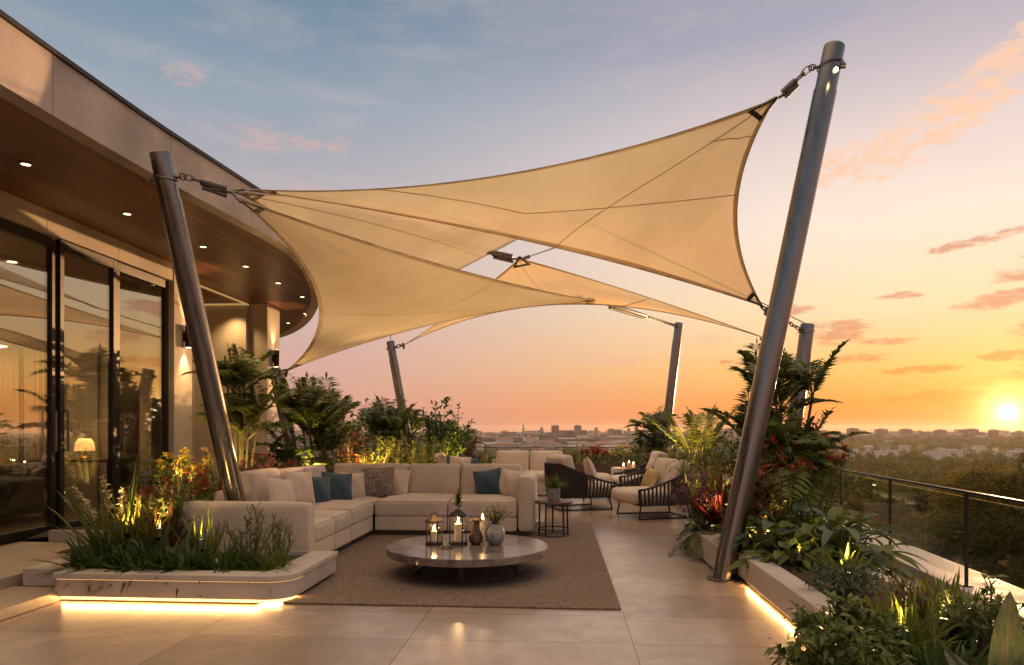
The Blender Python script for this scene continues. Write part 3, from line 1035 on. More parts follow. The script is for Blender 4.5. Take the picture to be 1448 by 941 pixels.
lb = thing('garden_bed', 'raised planting bed between the glass doors and the sofa back', 'planter', (-5, 9, 0))
part('body', MB().box((-4.06, 6.64, 0.002), (-3.98, 11.2, .30)).box((-5.6, 7.32, 0.002), (-4.06, 7.38, .30)), M_stone, lb)
part('soil', soil_patch(MB(), -5.9, -4.06, 7.38, 15.5, .22, .2).add([(-5.0, 6.63, .19), (-4.05, 6.63, .19), (-4.05, 7.33, .2), (-5.0, 7.33, .2)], [(0, 1, 2, 3)]), M_soil, lb)
bb = thing('rear_garden_bed', 'raised planting bed behind the corner sofa, full of tropical plants', 'planter', (-4, 13, 0))
part('body', MB().box((-4.0, 11.3, 0.002), (-2.75, 11.36, .34)).box((-2.81, 11.36, 0.002), (-2.75, 15.5, .34)).box((-2.75, 15.44, .002), (-1.5, 15.5, .34)).box((-1.56, 15.5, .002), (-1.5, 18.5, .34)), M_stone, bb)
part('soil', soil_patch(soil_patch(MB(), -8.5, -2.81, 11.36, 18.5, .28, .25), -2.75, -1.56, 15.5, 18.5, .28, .25), M_soil, bb)
rp = thing('long_stone_planter', 'long low stone planter glowing underneath, along the walkway', 'planter', (1.9, 5, 0))
part('wall', MB().box((1.615, 1.4, .05), (1.80, 6.98, .262)).box((1.47, 6.984, .03), (1.80, 8.75, .275)).box((1.804, 8.5, .03), (2.5, 8.75, .275)), M_stone, rp, bevel=.007)
part('back_wall', MB().box((2.42, 1.4, 0.002), (2.52, 8.49, .26)), M_stone, rp, bevel=.006)
part('plinth', MB().box((1.74, 1.4, 0.002), (1.79, 6.96, .048)).box((1.55, 7.0, .002), (1.78, 8.7, .028)), M_plinth, rp)
part('led_tape', MB().tube([(1.65, 1.4, .036), (1.65, 6.50, .036)], .010, 6), M_led, rp)
part('soil', soil_patch(MB(), 1.80, 2.43, 1.4, 8.5, .20), M_soil, rp)
strip_light((1.645, 1.6, .040), (1.645, 6.50, .040), 42, (1, .53, .17), rp, (-1, 0, -.55))
fb = thing('far_stone_planter', 'stone planter behind the woven armchair beside the valley railing', 'planter', (3, 13, 0))
part('wall', MB().box((2.1, 10.8, 0.002), (2.18, 18.4, .32)).box((2.18, 10.8, .002), (3.5, 10.88, .32)), M_stone, fb, bevel=.006)
part('soil', soil_patch(MB(), 2.18, 3.6, 10.88, 18.4, .26, .2), M_soil, fb)
ft = thing('trough_planter', 'dark timber trough of flowers along the back railing', 'planter', (1.2, 19.4, 0))
part('box', MB().box((-1.6, 19.2, 0.002), (2.9, 19.26, .46)).box((-1.6, 19.74, .002), (2.9, 19.8, .46)).box((-1.6, 19.26, .002), (-1.54, 19.74, .46)).box((2.84, 19.26, .002), (2.9, 19.74, .46)), M_wood_dark, ft)
part('soil', soil_patch(MB(), -1.54, 2.84, 19.26, 19.74, .40, .15), M_soil, ft)

# ================================================================== LEANING POSTS
POSTS = {}


def leaning_post(key, base_, top, r, label, light=False):
    a, b = Vector(base_), Vector(top)
    t = thing('leaning_mast', label, 'mast', tuple(a), 'leaning steel masts of the shade sails')
    ax = (b - a).normalized()
    def P(s_): return a + (b - a) * s_
    L = (b - a).length
    k = (L - .42 * r / .1) / L
    part('shaft', MB().tube([P(i / 12 * k) for i in range(13)], r, 32), M_steel, t, smooth=True)
    part('head', MB().tube([P(k), P(k + .004 / L), P(.995), P(1)], [r * .93, r * .93, r * .93, r * .90], 32), M_steel, t, smooth=True)
    part('base_plate', MB().lathe([(r * 1.5, .002), (r * 1.5, .018), (r * 1.42, .022)], tuple(a), 32), M_steel_dk, t, smooth=True)
    POSTS[key] = (a, b, r, t)
    return t


def wrap(key, s_, toward):
    """cable loop and eye bolt round a mast head; returns the point the chain starts from"""
    a, b, r, t = POSTS[key]
    c = a + (b - a) * s_
    ax = (b - a).normalized()
    d = Vector(toward) - c
    d = (d - ax * d.dot(ax)).normalized()
    w = ax.cross(d)
    ring = [c + (d * math.cos(q) + w * math.sin(q)) * (r * 1.06) + ax * (.05 * r / .1 * math.cos(q) * -.6) for q in np.linspace(0, 2 * math.pi, 28)[:-1]]
    part('wire_loop', MB().tube(ring, r * .065, 6, closed=True), M_steel_dk, t, smooth=True)
    e = c + d * r * 1.05
    eb = MB()
    eb.tube([c + d * r * .8, c + d * r * 1.45], r * .16, 8)
    eb.tube([c + d * r * 1.55 + (d * math.cos(q) + ax * math.sin(q)) * r * .28 for q in np.linspace(0, 2 * math.pi, 14)[:-1]], r * .08, 6, closed=True)
    part('eye_bolt', eb, M_steel_dk, t, smooth=True)
    part('anchor_nut', MB().tube([c - d * r * .8, c - d * r * 1.3], r * .26, 10), M_steel_dk, t, smooth=True)
    return c + d * r * 1.75


leaning_post('L', at(352, 7.5), U(226, 216, 6.5), .100, 'tall leaning mast rising behind the arm of the corner sofa')
leaning_post('R', U(1023, 820, 6.62), U(1180, 66, 6.75), .105, 'tallest leaning mast, on the walkway beside the long planter')
leaning_post('M', at(433, 12.0), U(388, 521, 12.0), .105, 'short leaning mast in front of the end pier of the house')
leaning_post('M2', at(590, 16.0), U(552, 483, 16.0), .100, 'leaning mast among the shrubs behind the corner sofa')
leaning_post('B', at(932, 16.0), U(960, 457, 16.0), .098, 'leaning mast behind the woven armchair, near the uplit palm')
leaning_post('Q', at(1104, 10.2), U(1142, 459, 10.2), .105, 'leaning mast rising out of the tall palm by the valley railing')
a, b, r, t = POSTS['R']
part('head_lamp', MB().lathe([(.008, 0), (.022, .012), (.022, .03), (.008, .044)], tuple(U(1182, 102, 6.64)), 14), M_lens, t)
lamp('POINT', U(1181, 103, 6.52), .5, WARM, t, radius=.03)

# ================================================================== SHADE SAILS
def mat_sail():
    m = bpy.data.materials.new('sail_cloth')
    m.use_nodes = True
    N = NT(m.node_tree)
    c = N.n('ShaderNodeTexCoord').outputs['Object']
    nz = N.n('ShaderNodeTexNoise', ins={'Vector': c, 'Scale': 1.1, 'Detail': 6.0, 'Roughness': .6}).outputs[0]
    col = N.mix(N.mr(nz, .3, .7), (0.77, 0.67, 0.53, 1), (0.84, 0.75, 0.61, 1))
    wv = N.n('ShaderNodeTexNoise', ins={'Vector': c, 'Scale': 260.0, 'Detail': 2.0}).outputs[0]
    bp = N.n('ShaderNodeBump', ins={'Height': wv, 'Strength': .12, 'Distance': .01})
    big = N.n('ShaderNodeTexNoise', ins={'Vector': c, 'Scale': 2.2, 'Detail': 3.0}).outputs[0]
    bp2 = N.n('ShaderNodeBump', ins={'Height': big, 'Strength': .4, 'Distance': .06, 'Normal': bp.outputs[0]})
    d = N.n('ShaderNodeBsdfDiffuse', ins={'Color': col, 'Normal': bp2.outputs[0]})
    t = N.n('ShaderNodeBsdfTranslucent', ins={'Color': N.mix(1.0, col, (1.0, .88, .66, 1), 'MULTIPLY'), 'Normal': bp2.outputs[0]})
    mx = N.n('ShaderNodeMixShader', ins={0: .55, 1: d.outputs[0], 2: t.outputs[0]})
    N.t.links.new(mx.outputs[0], N.n('ShaderNodeOutputMaterial').inputs[0])
    return m


M_sail = mat_sail()
M_band = mat('sail_webbing', (0.66, 0.52, 0.36), .85, var=.1, translucent=.42)
M_seam = mat('sail_seam', (0.62, 0.50, 0.36), .85, var=.1, translucent=.25)
M_edge = mat('edge_cable', (0.50, 0.40, 0.28), .7)


class Sail:
    def __init__(s, label, A, B, C, eab, ebc, eca, billow=0.0, seams=(), n=64):
        s.P = [Vector(p) for p in (A, B, C)]
        s.off = []
        for (i, j), e in zip(((0, 1), (1, 2), (2, 0)), (eab, ebc, eca)):
            mid = (s.P[i] + s.P[j]) / 2
            if e is None:
                s.off.append(np.zeros(3))
            else:
                dm = (mid - Vector((0, 0, CAM_H)))
                depth = dm.x * -SN + dm.y * CS
                dd = e[2] if len(e) > 2 else 0.0
                s.off.append(np.array(U(e[0], e[1], depth + dd) - mid))
        s.A = np.array([tuple(p) for p in s.P])
        nrm = np.cross(s.A[1] - s.A[0], s.A[2] - s.A[0])
        s.N = nrm / np.linalg.norm(nrm)
        if s.N[2] < 0: s.N = -s.N
        s.bil = billow
        t = thing('shade_sail', label, 'shade sail', tuple(s.P[0]), 'cream shade sails stretched over the terrace')
        s.t = t
        idx, Wt = {}, []
        for i in range(n + 1):
            for j in range(n + 1 - i):
                idx[(i, j)] = len(Wt)
                Wt.append((i / n, j / n, 1 - (i + j) / n))
        V = s.at(np.array(Wt))
        F = []
        for i in range(n):
            for j in range(n - i):
                F.append((idx[(i, j)], idx[(i + 1, j)], idx[(i, j + 1)]))
                if j < n - i - 1:
                    F.append((idx[(i + 1, j)], idx[(i + 1, j + 1)], idx[(i, j + 1)]))
        o = part('cloth', MB().add(V, F), M_sail, t, smooth=True)
        # webbing along the edges, seams between the panels, all on the underside
        q = np.linspace(0, 1, 40)
        z = np.zeros_like(q)
        for (a_, b_) in ((0, 1), (1, 2), (2, 0)):
            c_ = 3 - a_ - b_
            w0 = np.zeros((40, 3)); w0[:, a_] = 1 - q; w0[:, b_] = q
            e = .018
            w1 = w0 * (1 - e * 1.0); w1[:, c_] = e
            p0, p1 = s.at(w0), s.at(w1)
            dirv = p1 - p0
            dirv /= np.linalg.norm(dirv, axis=1)[:, None] + 1e-9
            p1 = p0 + dirv * .055
            dn = -s.N * .004
            V2 = np.concatenate([p0 + dn, p1 + dn])
            F2 = np.array([(i, i + 1, 41 + i, 40 + i) for i in range(39)])
            part('edge_band', MB().add(V2, F2), M_band, t, smooth=True)
            part('edge_cable', MB().tube(list(p0), .007, 6), M_edge, t, smooth=True)
        for (wa, wb) in seams:
            wa, wb = np.array(wa, float), np.array(wb, float)
            ww = wa[None] * (1 - q)[:, None] + wb[None] * q[:, None]
            p = s.at(ww)
            T = np.gradient(p, axis=0)
            sd_ = np.cross(T, s.N)
            sd_ /= np.linalg.norm(sd_, axis=1)[:, None] + 1e-9
            dn = -s.N * .004
            V2 = np.concatenate([p + sd_ * .007 + dn, p - sd_ * .007 + dn])
            part('seam', MB().add(V2, np.array([(i, i + 1, 41 + i, 40 + i) for i in range(39)])), M_seam, t, smooth=True)
        # ring plates at the corners
        for i in range(3):
            j, k = (i + 1) % 3, (i + 2) % 3
            w = np.zeros((3, 3)); w[0, i] = 1; w[1, i] = .96; w[1, j] = .04; w[2, i] = .96; w[2, k] = .04
            p = s.at(w)
            u, v = p[1] - p[0], p[2] - p[0]
            u /= np.linalg.norm(u); v /= np.linalg.norm(v)
            bis = (u + v); bis /= np.linalg.norm(bis)
            ring = [p[0] + bis * .06 + u * .24, p[0] + bis * .06 + v * .24, p[0] + v * .03 - bis * .05, p[0] + u * .03 - bis * .05]
            cc = sum(ring) / 4
            mbp = MB()
            V3 = [x + s.N * h for h in (-.012, .012) for x in ring] + [cc + (x - cc) * .62 + s.N * h for h in (-.012, .012) for x in ring]
            F3 = []
            for e in range(4):
                f = (e + 1) % 4
                F3 += [(e, f, 4 + f, 4 + e), (8 + f, 8 + e, 12 + e, 12 + f), (4 + e, 4 + f, 12 + f, 12 + e), (f, e, 8 + e, 8 + f)]
            mbp.add(V3, F3)
            part('corner_plate', mbp, M_steel_dk, t, bevel=.004)

    def at(s, w):
        w = np.atleast_2d(w)
        a, b, c = w[:, 0:1], w[:, 1:2], w[:, 2:3]
        P = a * s.A[0] + b * s.A[1] + c * s.A[2]
        P = P + 4 * a * b * s.off[0] + 4 * b * c * s.off[1] + 4 * c * a * s.off[2]
        # creases fan out from the pulled corners
        for i in range(3):
            wi, wj, wk = w[:, i:i + 1], w[:, (i + 1) % 3:(i + 1) % 3 + 1], w[:, (i + 2) % 3:(i + 2) % 3 + 1]
            f = wj / (wj + wk + 1e-6)
            q = 1 - wi
            amp = np.clip(q / .12, 0, 1) * np.clip(1 - q / .42, 0, 1) ** 1.5
            P = P + s.N * amp * .016 * (np.sin(f * 21 + i) + .6 * np.sin(f * 37 + 2 * i)) * 4 * f * (1 - f)
        return P + s.bil * 27 * a * b * c * s.N


LA, LB, LC = U(346, 268, 6.85), U(336, 281, 6.70), U(340, 274, 6.80)
RA = U(1096, 140, 6.95)
QA, QD = U(1078, 433, 9.6), U(1078, 477, 9.7)
MBp = U(406, 524, 11.7)
NB = U(846, 426, 12.1)
TD, M2D = U(735, 366, 12.4), U(573, 487, 15.8)
C2, C3 = U(806, 300, 12.2), U(556, 430, 13.0)
sA = Sail('largest cream shade sail, highest, stretched to the tallest mast', LA, RA, QA, (721, 246), (1042, 304, .2), (771, 347), .10,
          [((0, 1, 0), (.48, 0, .52)), ((0, .60, .40), (.50, .2, .30)), ((.0, .86, .14), (.1, .8, .1)), ((.75, .25, 0), (.5, .2, .30))])
sB = Sail('cream shade sail pulled down low towards the short mast by the house', LB, MBp, NB, (451, 433), (633, 454), (668, 387), -.12,
          [((0, 1, 0), (.42, 0, .58)), ((.46, .54, 0), (.2, .3, .5)), ((.2, .3, .5), (0, .35, .65))])
sC = Sail('shaded greyish sail seen between the upper and the lower cream sails', LC, C2, C3, (631, 284), None, (480, 366), .0,
          [((1, 0, 0), (0, .52, .48)), ((.3, .35, .35), (.12, .75, .13))])
sD = Sail('rearmost long narrow cream shade sail sagging towards the valley mast', TD, M2D, QD, (648, 436), (774, 432), (883, 410), .22,
          [((1, 0, 0), (0, .5, .5)), ((.0, .3, .7), (.4, 0, .6))])


def chain_mb(p0, p1, r=.05):
    a, b = Vector(p0), Vector(p1)
    ax = (b - a).normalized()
    L = (b - a).length
    u = ax.cross(Vector((0, 0, 1))).normalized()
    v = ax.cross(u)
    pitch = r * 1.45
    k = max(2, round(L / pitch))
    mb = MB()
    for i in range(k):
        c = a + ax * (L * (i + .5) / k)
        sd_ = u if i % 2 else v
        pts = [c + ax * (r * math.cos(q)) + sd_ * (r * .52 * math.sin(q)) for q in np.linspace(0, 2 * math.pi, 15)[:-1]]
        mb.tube(pts, r * .155, 6, closed=True)
    return mb


def rigging(label, p0, p1, frac, parent_label=None, r=.05, tb=.045, corner=None):
    """chain from the mast, then a turnbuckle up to the sail corner"""
    a, b = Vector(p0), Vector(p1)
    m_ = a + (b - a) * frac
    t = thing('tension_chain', label, 'chain', tuple(a), 'chains that tension the sails')
    part('chain', chain_mb(a, m_, r), M_steel_dk, t, smooth=True)
    if frac < .97:
        ax = (b - a).normalized()
        side = ax.cross(Vector((0, 0, 1))).normalized()
        v = side.cross(ax)
        q = MB()
        q.tube([m_, m_ + (b - m_) * .05, m_ + (b - m_) * .70, m_ + (b - m_) * .75], [tb * .7, tb, tb, tb * .7], 14)
        part('turnbuckle', q, M_steel_dk, t, smooth=True)
        q = MB()
        for sg in (-1, 1):
            q.tube([m_ + (b - m_) * .3 - v * tb * 1.25 + side * sg * tb * .5, b - v * tb * .2 + side * sg * tb * .5], tb * .22, 8)
        q.tube([m_ + (b - m_) * .08 - v * tb * 1.3, m_ + (b - m_) * .8 - v * tb * 1.5], tb * .5, 10)
        part('fork', q, M_steel_dk, t, smooth=True)
    return t


pL = wrap('L', .945, LB)
rigging('chain and dark turnbuckle on the mast behind the sofa arm', pL, U(333, 272, 6.74), .30, r=.047, tb=.040)
shk = MB()
for q_ in (LA, LB, LC):
    shk.tube([U(326, 270, 6.72), q_ + (q_ - U(326, 270, 6.72)).normalized() * .05], .014, 8)
tag(part('sail_shackle', shk, M_steel_dk, origin=tuple(U(326, 270, 6.72)), smooth=True), 'three armed shackle gathering the sail corners by the mast behind the sofa arm', 'shackle')
pR = wrap('R', .962, RA)
rigging('chain and turnbuckle pulling the largest sail to the tallest mast', pR, U(1100, 138, 6.95), .42, r=.055, tb=.036)
pM = wrap('M', .955, MBp)
rigging('short chain between the lowest sail corner and the short mast', pM, U(404, 526, 11.72), .9, r=.07, tb=.05)
pM2 = wrap('M2', .955, M2D)
rigging('short chain on the mast among the shrubs behind the sofa', pM2, U(571, 488, 15.8), .9, r=.07, tb=.05)
pQ1 = wrap('Q', .965, QA)
rigging('upper of the two chains on the mast behind the tall palm', pQ1, QA, .52, r=.05, tb=.05)
pQ2 = wrap('Q', .80, QD)
rigging('lower of the two chains on the mast behind the tall palm', pQ2, QD, .5, r=.05, tb=.06)
pB = wrap('B', .975, NB)
rigging('long slack chain running back to the mast near the uplit palm', pB, NB, .45, r=.055, tb=.04)
rigging('turnbuckle that ties the narrow sail to the greyish sail edge', U(690, 357, 12.45), TD, .12, r=.06, tb=.052)


def stay(label, pts, r=.008, beads=False):
    t = tag(part('stay_cable', MB().tube([Vector(p) for p in pts], r, 6), M_steel_dk, origin=tuple(pts[0]), smooth=True), label, 'cable')
    return t


bead = MB()
q0, q1 = U(740, 366, 12.3), Vector(tuple(sA.at(np.array([[.48, 0, .52]]))[0]))
bead.tube([q0, q1], .008, 6)
for f in (.05, .12, .2):
    bead.tube([q0 + (q1 - q0) * f, q0 + (q1 - q0) * (f + .035)], .03, 8)
tag(part('beaded_tie', bead, M_steel_dk, origin=tuple(q0), smooth=True), 'thin beaded tie from the narrow sail tip up to the largest sail', 'cable')
stay('thin stay cable from the hidden corner of the greyish sail to the valley mast', [C2, POSTS['Q'][1]])
stay('thin stay cable from the greyish sail down to the mast behind the sofa', [C3, POSTS['M2'][1]])

# ================================================================== RUG, CORNER SOFA
def mat_rug():
    m = bpy.data.materials.new('rug_weave')
    m.use_nodes = True
    N = NT(m.node_tree)
    c = N.n('ShaderNodeTexCoord').outputs['Object']
    mp = N.n('ShaderNodeMapping', ins={0: c, 3: (14, 120, 1)})
    a = N.n('ShaderNodeTexNoise', ins={'Vector': mp.outputs[0], 'Scale': 1.0, 'Detail': 4.0}).outputs[0]
    mp2 = N.n('ShaderNodeMapping', ins={0: c, 3: (120, 10, 1)})
    b = N.n('ShaderNodeTexNoise', ins={'Vector': mp2.outputs[0], 'Scale': 1.0, 'Detail': 4.0}).outputs[0]
    g = N.n('ShaderNodeTexNoise', ins={'Vector': c, 'Scale': 1.3, 'Detail': 5.0}).outputs[0]
    h = N.m('ADD', a, b)
    col = N.mix(N.mr(h, .75, 1.25), (0.105, 0.078, 0.062, 1), (0.27, 0.208, 0.165, 1))
    col = N.mix(N.m('MULTIPLY', N.mr(g, .35, .65), .35), col, (0.15, 0.11, 0.08, 1))
    p = N.n('ShaderNodeBsdfPrincipled', ins={'Base Color': col, 'Roughness': .95, 'Specular IOR Level': .2})
    bp = N.n('ShaderNodeBump', ins={'Height': h, 'Strength': .6, 'Distance': .006})
    N.put(p.inputs['Normal'], bp.outputs[0])
    N.t.links.new(p.outputs[0], N.n('ShaderNodeOutputMaterial').inputs[0])
    return m


tag(part('rug', MB().prism([(-2.26, 5.53), (.445, 5.53), (.41, 10.68), (-3.12, 10.68), (-3.12, 6.9), (-2.26, 6.9)], .003, .015), mat_rug(), bevel=.004),
    'large brown woven rug under the round coffee table', 'rug')

sofa = thing('corner_sofa', 'big beige corner sofa facing the round stone coffee table', 'sofa', (-2.5, 9, 0))
part('base', cushion(MB(), (-2.86, 7.24, .17), (.72, .74, .19), .02, .0), M_sofa, sofa, smooth=True)
part('base', cushion(MB(), (-2.86, 7.90, .17), (.72, .575, .19), .02, .0), M_sofa, sofa, smooth=True)
part('base', cushion(MB(), (-2.86, 8.68, .17), (.72, .96, .19), .02, .0), M_sofa, sofa, smooth=True)
part('base', cushion(MB(), (-2.0, 9.72, .17), (.965, 1.14, .19), .02, .0), M_sofa, sofa, smooth=True)
part('base', cushion(MB(), (-1.06, 9.72, .17), (.905, 1.14, .19), .02, .0), M_sofa, sofa, smooth=True)
part('plinth', MB().box((-3.15, 6.9, .022), (-2.57, 9.2, .075)).box((-3.15, 9.24, .022), (-.46, 10.45, .075)), M_plinth, sofa)
for x, y in [(-2.56, 7.2), (-2.56, 7.8), (-2.56, 8.5), (-2.4, 9.22), (-1.5, 9.22), (-.6, 9.22), (-.5, 10.4)]:
    part('foot', MB().lathe([(.018, .015), (.024, .08)], (x, y, 0), 10), M_plinth, sofa)
def welt(c, sz, r=.0055, inset=.015):
    hx, hy, z = sz[0] / 2 - inset, sz[1] / 2 - inset, c[2] + sz[2] / 2 - .012
    k = .05
    P = []
    for (sx, sy, a0) in ((1, 1, 0), (-1, 1, 90), (-1, -1, 180), (1, -1, 270)):
        for q in (0, 30, 60, 90):
            a = R(a0 + q)
            P.append((c[0] + sx * (hx - k) + k * math.cos(a), c[1] + sy * (hy - k) + k * math.sin(a), z))
    return MB().tube(P, r, 6, closed=True)


for (c, sz) in [((-2.86, 7.235, .345), (.74, .745, .20)), ((-2.86, 7.905, .35), (.74, .59, .20)), ((-2.86, 8.69, .36), (.74, .97, .22)), ((-2.9, 9.78, .35), (.80, 1.18, .20)),
                ((-2.0, 9.70, .36), (.975, 1.12, .22)), ((-1.06, 9.70, .36), (.915, 1.12, .22))]:
    o_ = part('seat_cushion', cushion(MB(), c, sz, .05, (.004, .004, .035), 12), M_sofa, sofa, smooth=True)
    part('piping', welt(c, sz), M_pipe, o_, smooth=True)
part('back', cushion(MB(), (-3.76, 9.05, .40), (.17, 3.1, .66), .04, .0, 8), M_sofa, sofa, smooth=True)
part('back', cushion(MB(), (-2.12, 10.5, .40), (3.46, .18, .66), .04, .0, 8), M_sofa, sofa, smooth=True)
part('arm', cushion(MB(), (-3.14, 6.75, .37), (1.38, .20, .64), .045, .004, 10), M_sofa, sofa, smooth=True)
part('arm', cushion(MB(), (-.495, 9.87, .435), (.21, 1.46, .73), .055, .008, 10), M_sofa, sofa, smooth=True)
for y, h in [(7.98, .50), (8.78, .47), (9.62, .46)]:
    part('back_cushion', cushion(MB(), (-3.53, y, .43 + h / 2), (.24, .81, h), .045, (.055, .004, .012), 14, tilt=-.12, axis_tilt='y'), M_sofa, sofa, smooth=True)
for x0, x1 in [(-3.38, -2.84), (-2.83, -2.27), (-2.26, -1.50), (-1.49, -.62)]:
    part('back_cushion', cushion(MB(), ((x0 + x1) / 2, 10.27, .66), (x1 - x0 - .004, .24, .47), .04, (.003, .055, .010), 14, tilt=-.12), M_sofa, sofa, smooth=True)


def mat_pattern():
    m = bpy.data.materials.new('patterned_fabric')
    m.use_nodes = True
    N = NT(m.node_tree)
    c = N.n('ShaderNodeTexCoord').outputs['Object']
    mp = N.n('ShaderNodeMapping', ins={0: c, 3: (1, 1, 1.5)})
    a = N.n('ShaderNodeTexNoise', ins={'Vector': mp.outputs[0], 'Scale': 26.0, 'Detail': 1.0, 'Distortion': 1.2}).outputs[0]
    s_ = N.m('SINE', N.m('MULTIPLY', a, 34.0))
    col = N.mix(N.mr(s_, -.25, .25), (0.030, 0.026, 0.024, 1), (0.40, 0.32, 0.25, 1))
    p = N.n('ShaderNodeBsdfPrincipled', ins={'Base Color': col, 'Roughness': .9})
    N.t.links.new(p.outputs[0], N.n('ShaderNodeOutputMaterial').inputs[0])
    return m


SP = 'throw pillows on the corner sofa'
def pil(px, py, d, size, m, label, face, lean=.3, roll=0, thick=.19, dx=0, g=SP):
    p = U(px, py, d)
    return pillow((p.x + dx, p.y, p.z), size, m, label, R(face), lean, roll, thick, g)


pil(447, 696, 8.85, .43, M_teal, 'dark teal pillow closest to the sofa arm by the leaning mast', 52, .3, .12)
pil(477, 691, 9.35, .44, M_teal, 'dark teal pillow in the sofa corner, overlapping a plain cream pillow', 42, .3, .10)
pil(499, 688, 9.74, .40, M_cream, 'plain cream pillow in the sofa corner behind the teal ones', 46, .25, .06)
pil(535, 683, 9.9, .45, mat_pattern(), 'black and cream patterned pillow in the sofa corner', 8, .25, -.03)
pil(690, 684, 9.93, .41, M_teal, 'dark teal pillow tilted against the cream one by the rounded sofa arm', -6, .28, -.16)
pil(721, 684, 9.85, .40, M_cream, 'cream pillow leaning on the rounded arm of the corner sofa', -28, .26, .10)
pil(398, 699, 7.95, .38, M_cream, 'cream pillow half hidden behind the sofa arm, close to the leaning mast', 66, .35, .15, .17)
pil(424, 690, 8.5, .42, M_cream, 'cream pillow behind the first teal pillow on the left side of the corner sofa', 60, .28, .08, .17)
pil(560, 683, 10.0, .40, M_cream, 'cream pillow partly behind the black and cream patterned one', -8, .22, .06, .16)

# ================================================================== COFFEE TABLE and what stands on it
def mat_marble():
    m = bpy.data.materials.new('table_stone')
    m.use_nodes = True
    N = NT(m.node_tree)
    c = N.n('ShaderNodeTexCoord').outputs['Object']
    a = N.n('ShaderNodeTexNoise', ins={'Vector': c, 'Scale': 2.5, 'Detail': 10.0, 'Roughness': .65, 'Distortion': 1.6}).outputs[0]
    b = N.n('ShaderNodeTexNoise', ins={'Vector': c, 'Scale': 60.0, 'Detail': 4.0}).outputs[0]
    col = N.mix(N.mr(a, .35, .65), (0.09, 0.072, 0.062, 1), (0.20, 0.165, 0.145, 1))
    col = N.mix(N.m('MULTIPLY', N.mr(b, .45, .7), .3), col, (0.16, 0.13, 0.115, 1))
    p = N.n('ShaderNodeBsdfPrincipled', ins={'Base Color': col, 'Roughness': N.mr(a, .3, .7, .12, .22), 'Specular IOR Level': 0.4})
    N.t.links.new(p.outputs[0], N.n('ShaderNodeOutputMaterial').inputs[0])
    return m


TX, TY, TZ = -.93, 6.83, .28
ct = thing('coffee_table', 'large low round stone coffee table on a dark metal ring base', 'table', (TX, TY, 0))
part('tabletop', MB().lathe([(.768, -.074), (.78, -.068), (.78, -.006), (.774, 0)], (TX, TY, TZ), 96), mat_marble(), ct, smooth=True)
part('base_ring', MB().lathe([(.505, .016), (.525, .016), (.525, .032), (.505, .032), (.505, .016)], (TX, TY, 0), 64, cap=False), M_darkmetal, ct, smooth=True)
for k in range(5):
    a = -math.pi / 2 + k * 2 * math.pi / 5 + .02
    x, y = TX + .51 * math.cos(a), TY + .51 * math.sin(a)
    part('leg', MB().box((x - .012, y - .02, .033), (x + .012, y + .02, .205), a, (x, y, 0)), M_darkmetal, ct)


def candle(x, y, z, r, h, label, glow=4.0, group='candles'):
    t = thing('candle', label, 'candle', (x, y, z), group)
    part('wax', MB().lathe([(r, 0), (r, h * .96), (r * .92, h), (r * .3, h - .006)], (x, y, z), 20), M_wax, t, smooth=True)
    part('flame', MB().lathe([(.002, .004), (.010, .014), (.012, .024), (.007, .042), (.001, .060)], (x, y, z + h - .004), 12), M_flame, t, smooth=True)
    lamp('POINT', (x, y, z + h + .03), glow, WARM, t, radius=.014)
    return t


def lantern(px, d, w, h, label, rods, plant=False):
    p = at(px, d, TZ)
    x, y, z = p
    t = thing('candle_lantern', label, 'lantern', (x, y, z))
    r = w / 2
    part('base', MB().lathe([(r, .001), (r, .02), (r * .96, .026)], (x, y, z), 28), M_darkmetal, t, smooth=True)
    part('glass', MB().lathe([(r * .93, .027), (r * .93, h * .76)], (x, y, z), 28, cap=False), M_clear, t, smooth=True)
    f = MB()
    for k in range(rods):
        a = k * 2 * math.pi / rods + .6
        f.tube([(x + r * .98 * math.cos(a), y + r * .98 * math.sin(a), z + .02), (x + r * .98 * math.cos(a), y + r * .98 * math.sin(a), z + h * .78)], .006, 6)
    f.tube([(x + r * math.cos(q), y + r * math.sin(q), z + h * .78) for q in np.linspace(0, 2 * math.pi, 29)[:-1]], .007, 6, closed=True)
    part('frame', f, M_darkmetal, t, smooth=True)
    part('lid', MB().lathe([(r, h * .785), (r * .75, h * .86), (r * .42, h * .90), (r * .28, h * .95)], (x, y, z), 28), M_brass if not plant else M_darkmetal, t, smooth=True)
    if not plant:
        part('handle', MB().tube([(x + .035 * math.cos(q), y, z + h * .96 + .03 * math.sin(q)) for q in np.linspace(0, math.pi, 10)], .004, 6), M_darkmetal, t)
    return x, y, z


x, y, z = lantern(614, 6.92, .17, .29, 'small glass candle lantern with a brass lid on the coffee table', 4)
candle(x, y, z + .028, .034, .10, 'short lit candle inside the small lantern')
LX, LY, LZ = lantern(648, 6.93, .185, .36, 'tall glass candle lantern with dark frame on the coffee table', 4, True)
candle(LX, LY, LZ + .028, .042, .17, 'thick lit candle inside the tall lantern', 5)
p = at(673, 6.93, TZ)
bt = thing('vase', 'brown bottle shaped vase with a brass rim on the coffee table', 'vase', tuple(p))
M_brown = mat('brown_glaze', (0.09, 0.045, 0.02), .18, var=.35, vscale=18)
part('body', MB().lathe([(.045, .002), (.066, .02), (.070, .07), (.055, .12), (.034, .15), (.031, .22)], tuple(p), 28), M_brown, bt, smooth=True)
part('rim', MB().lathe([(.033, .215), (.062, .235), (.060, .245), (.028, .228)], tuple(p), 28, cap=False), M_brass, bt, smooth=True)
p = at(666, 7.12, TZ)
candle(p.x + .11, p.y + .06, TZ, .026, .215, 'slim lit candle behind the brown vase', 2)
p2 = at(700, 6.93, TZ)
gv = thing('potted_plant', 'round grey stone pot with yellow green sprigs on the coffee table', 'plant', tuple(p2))
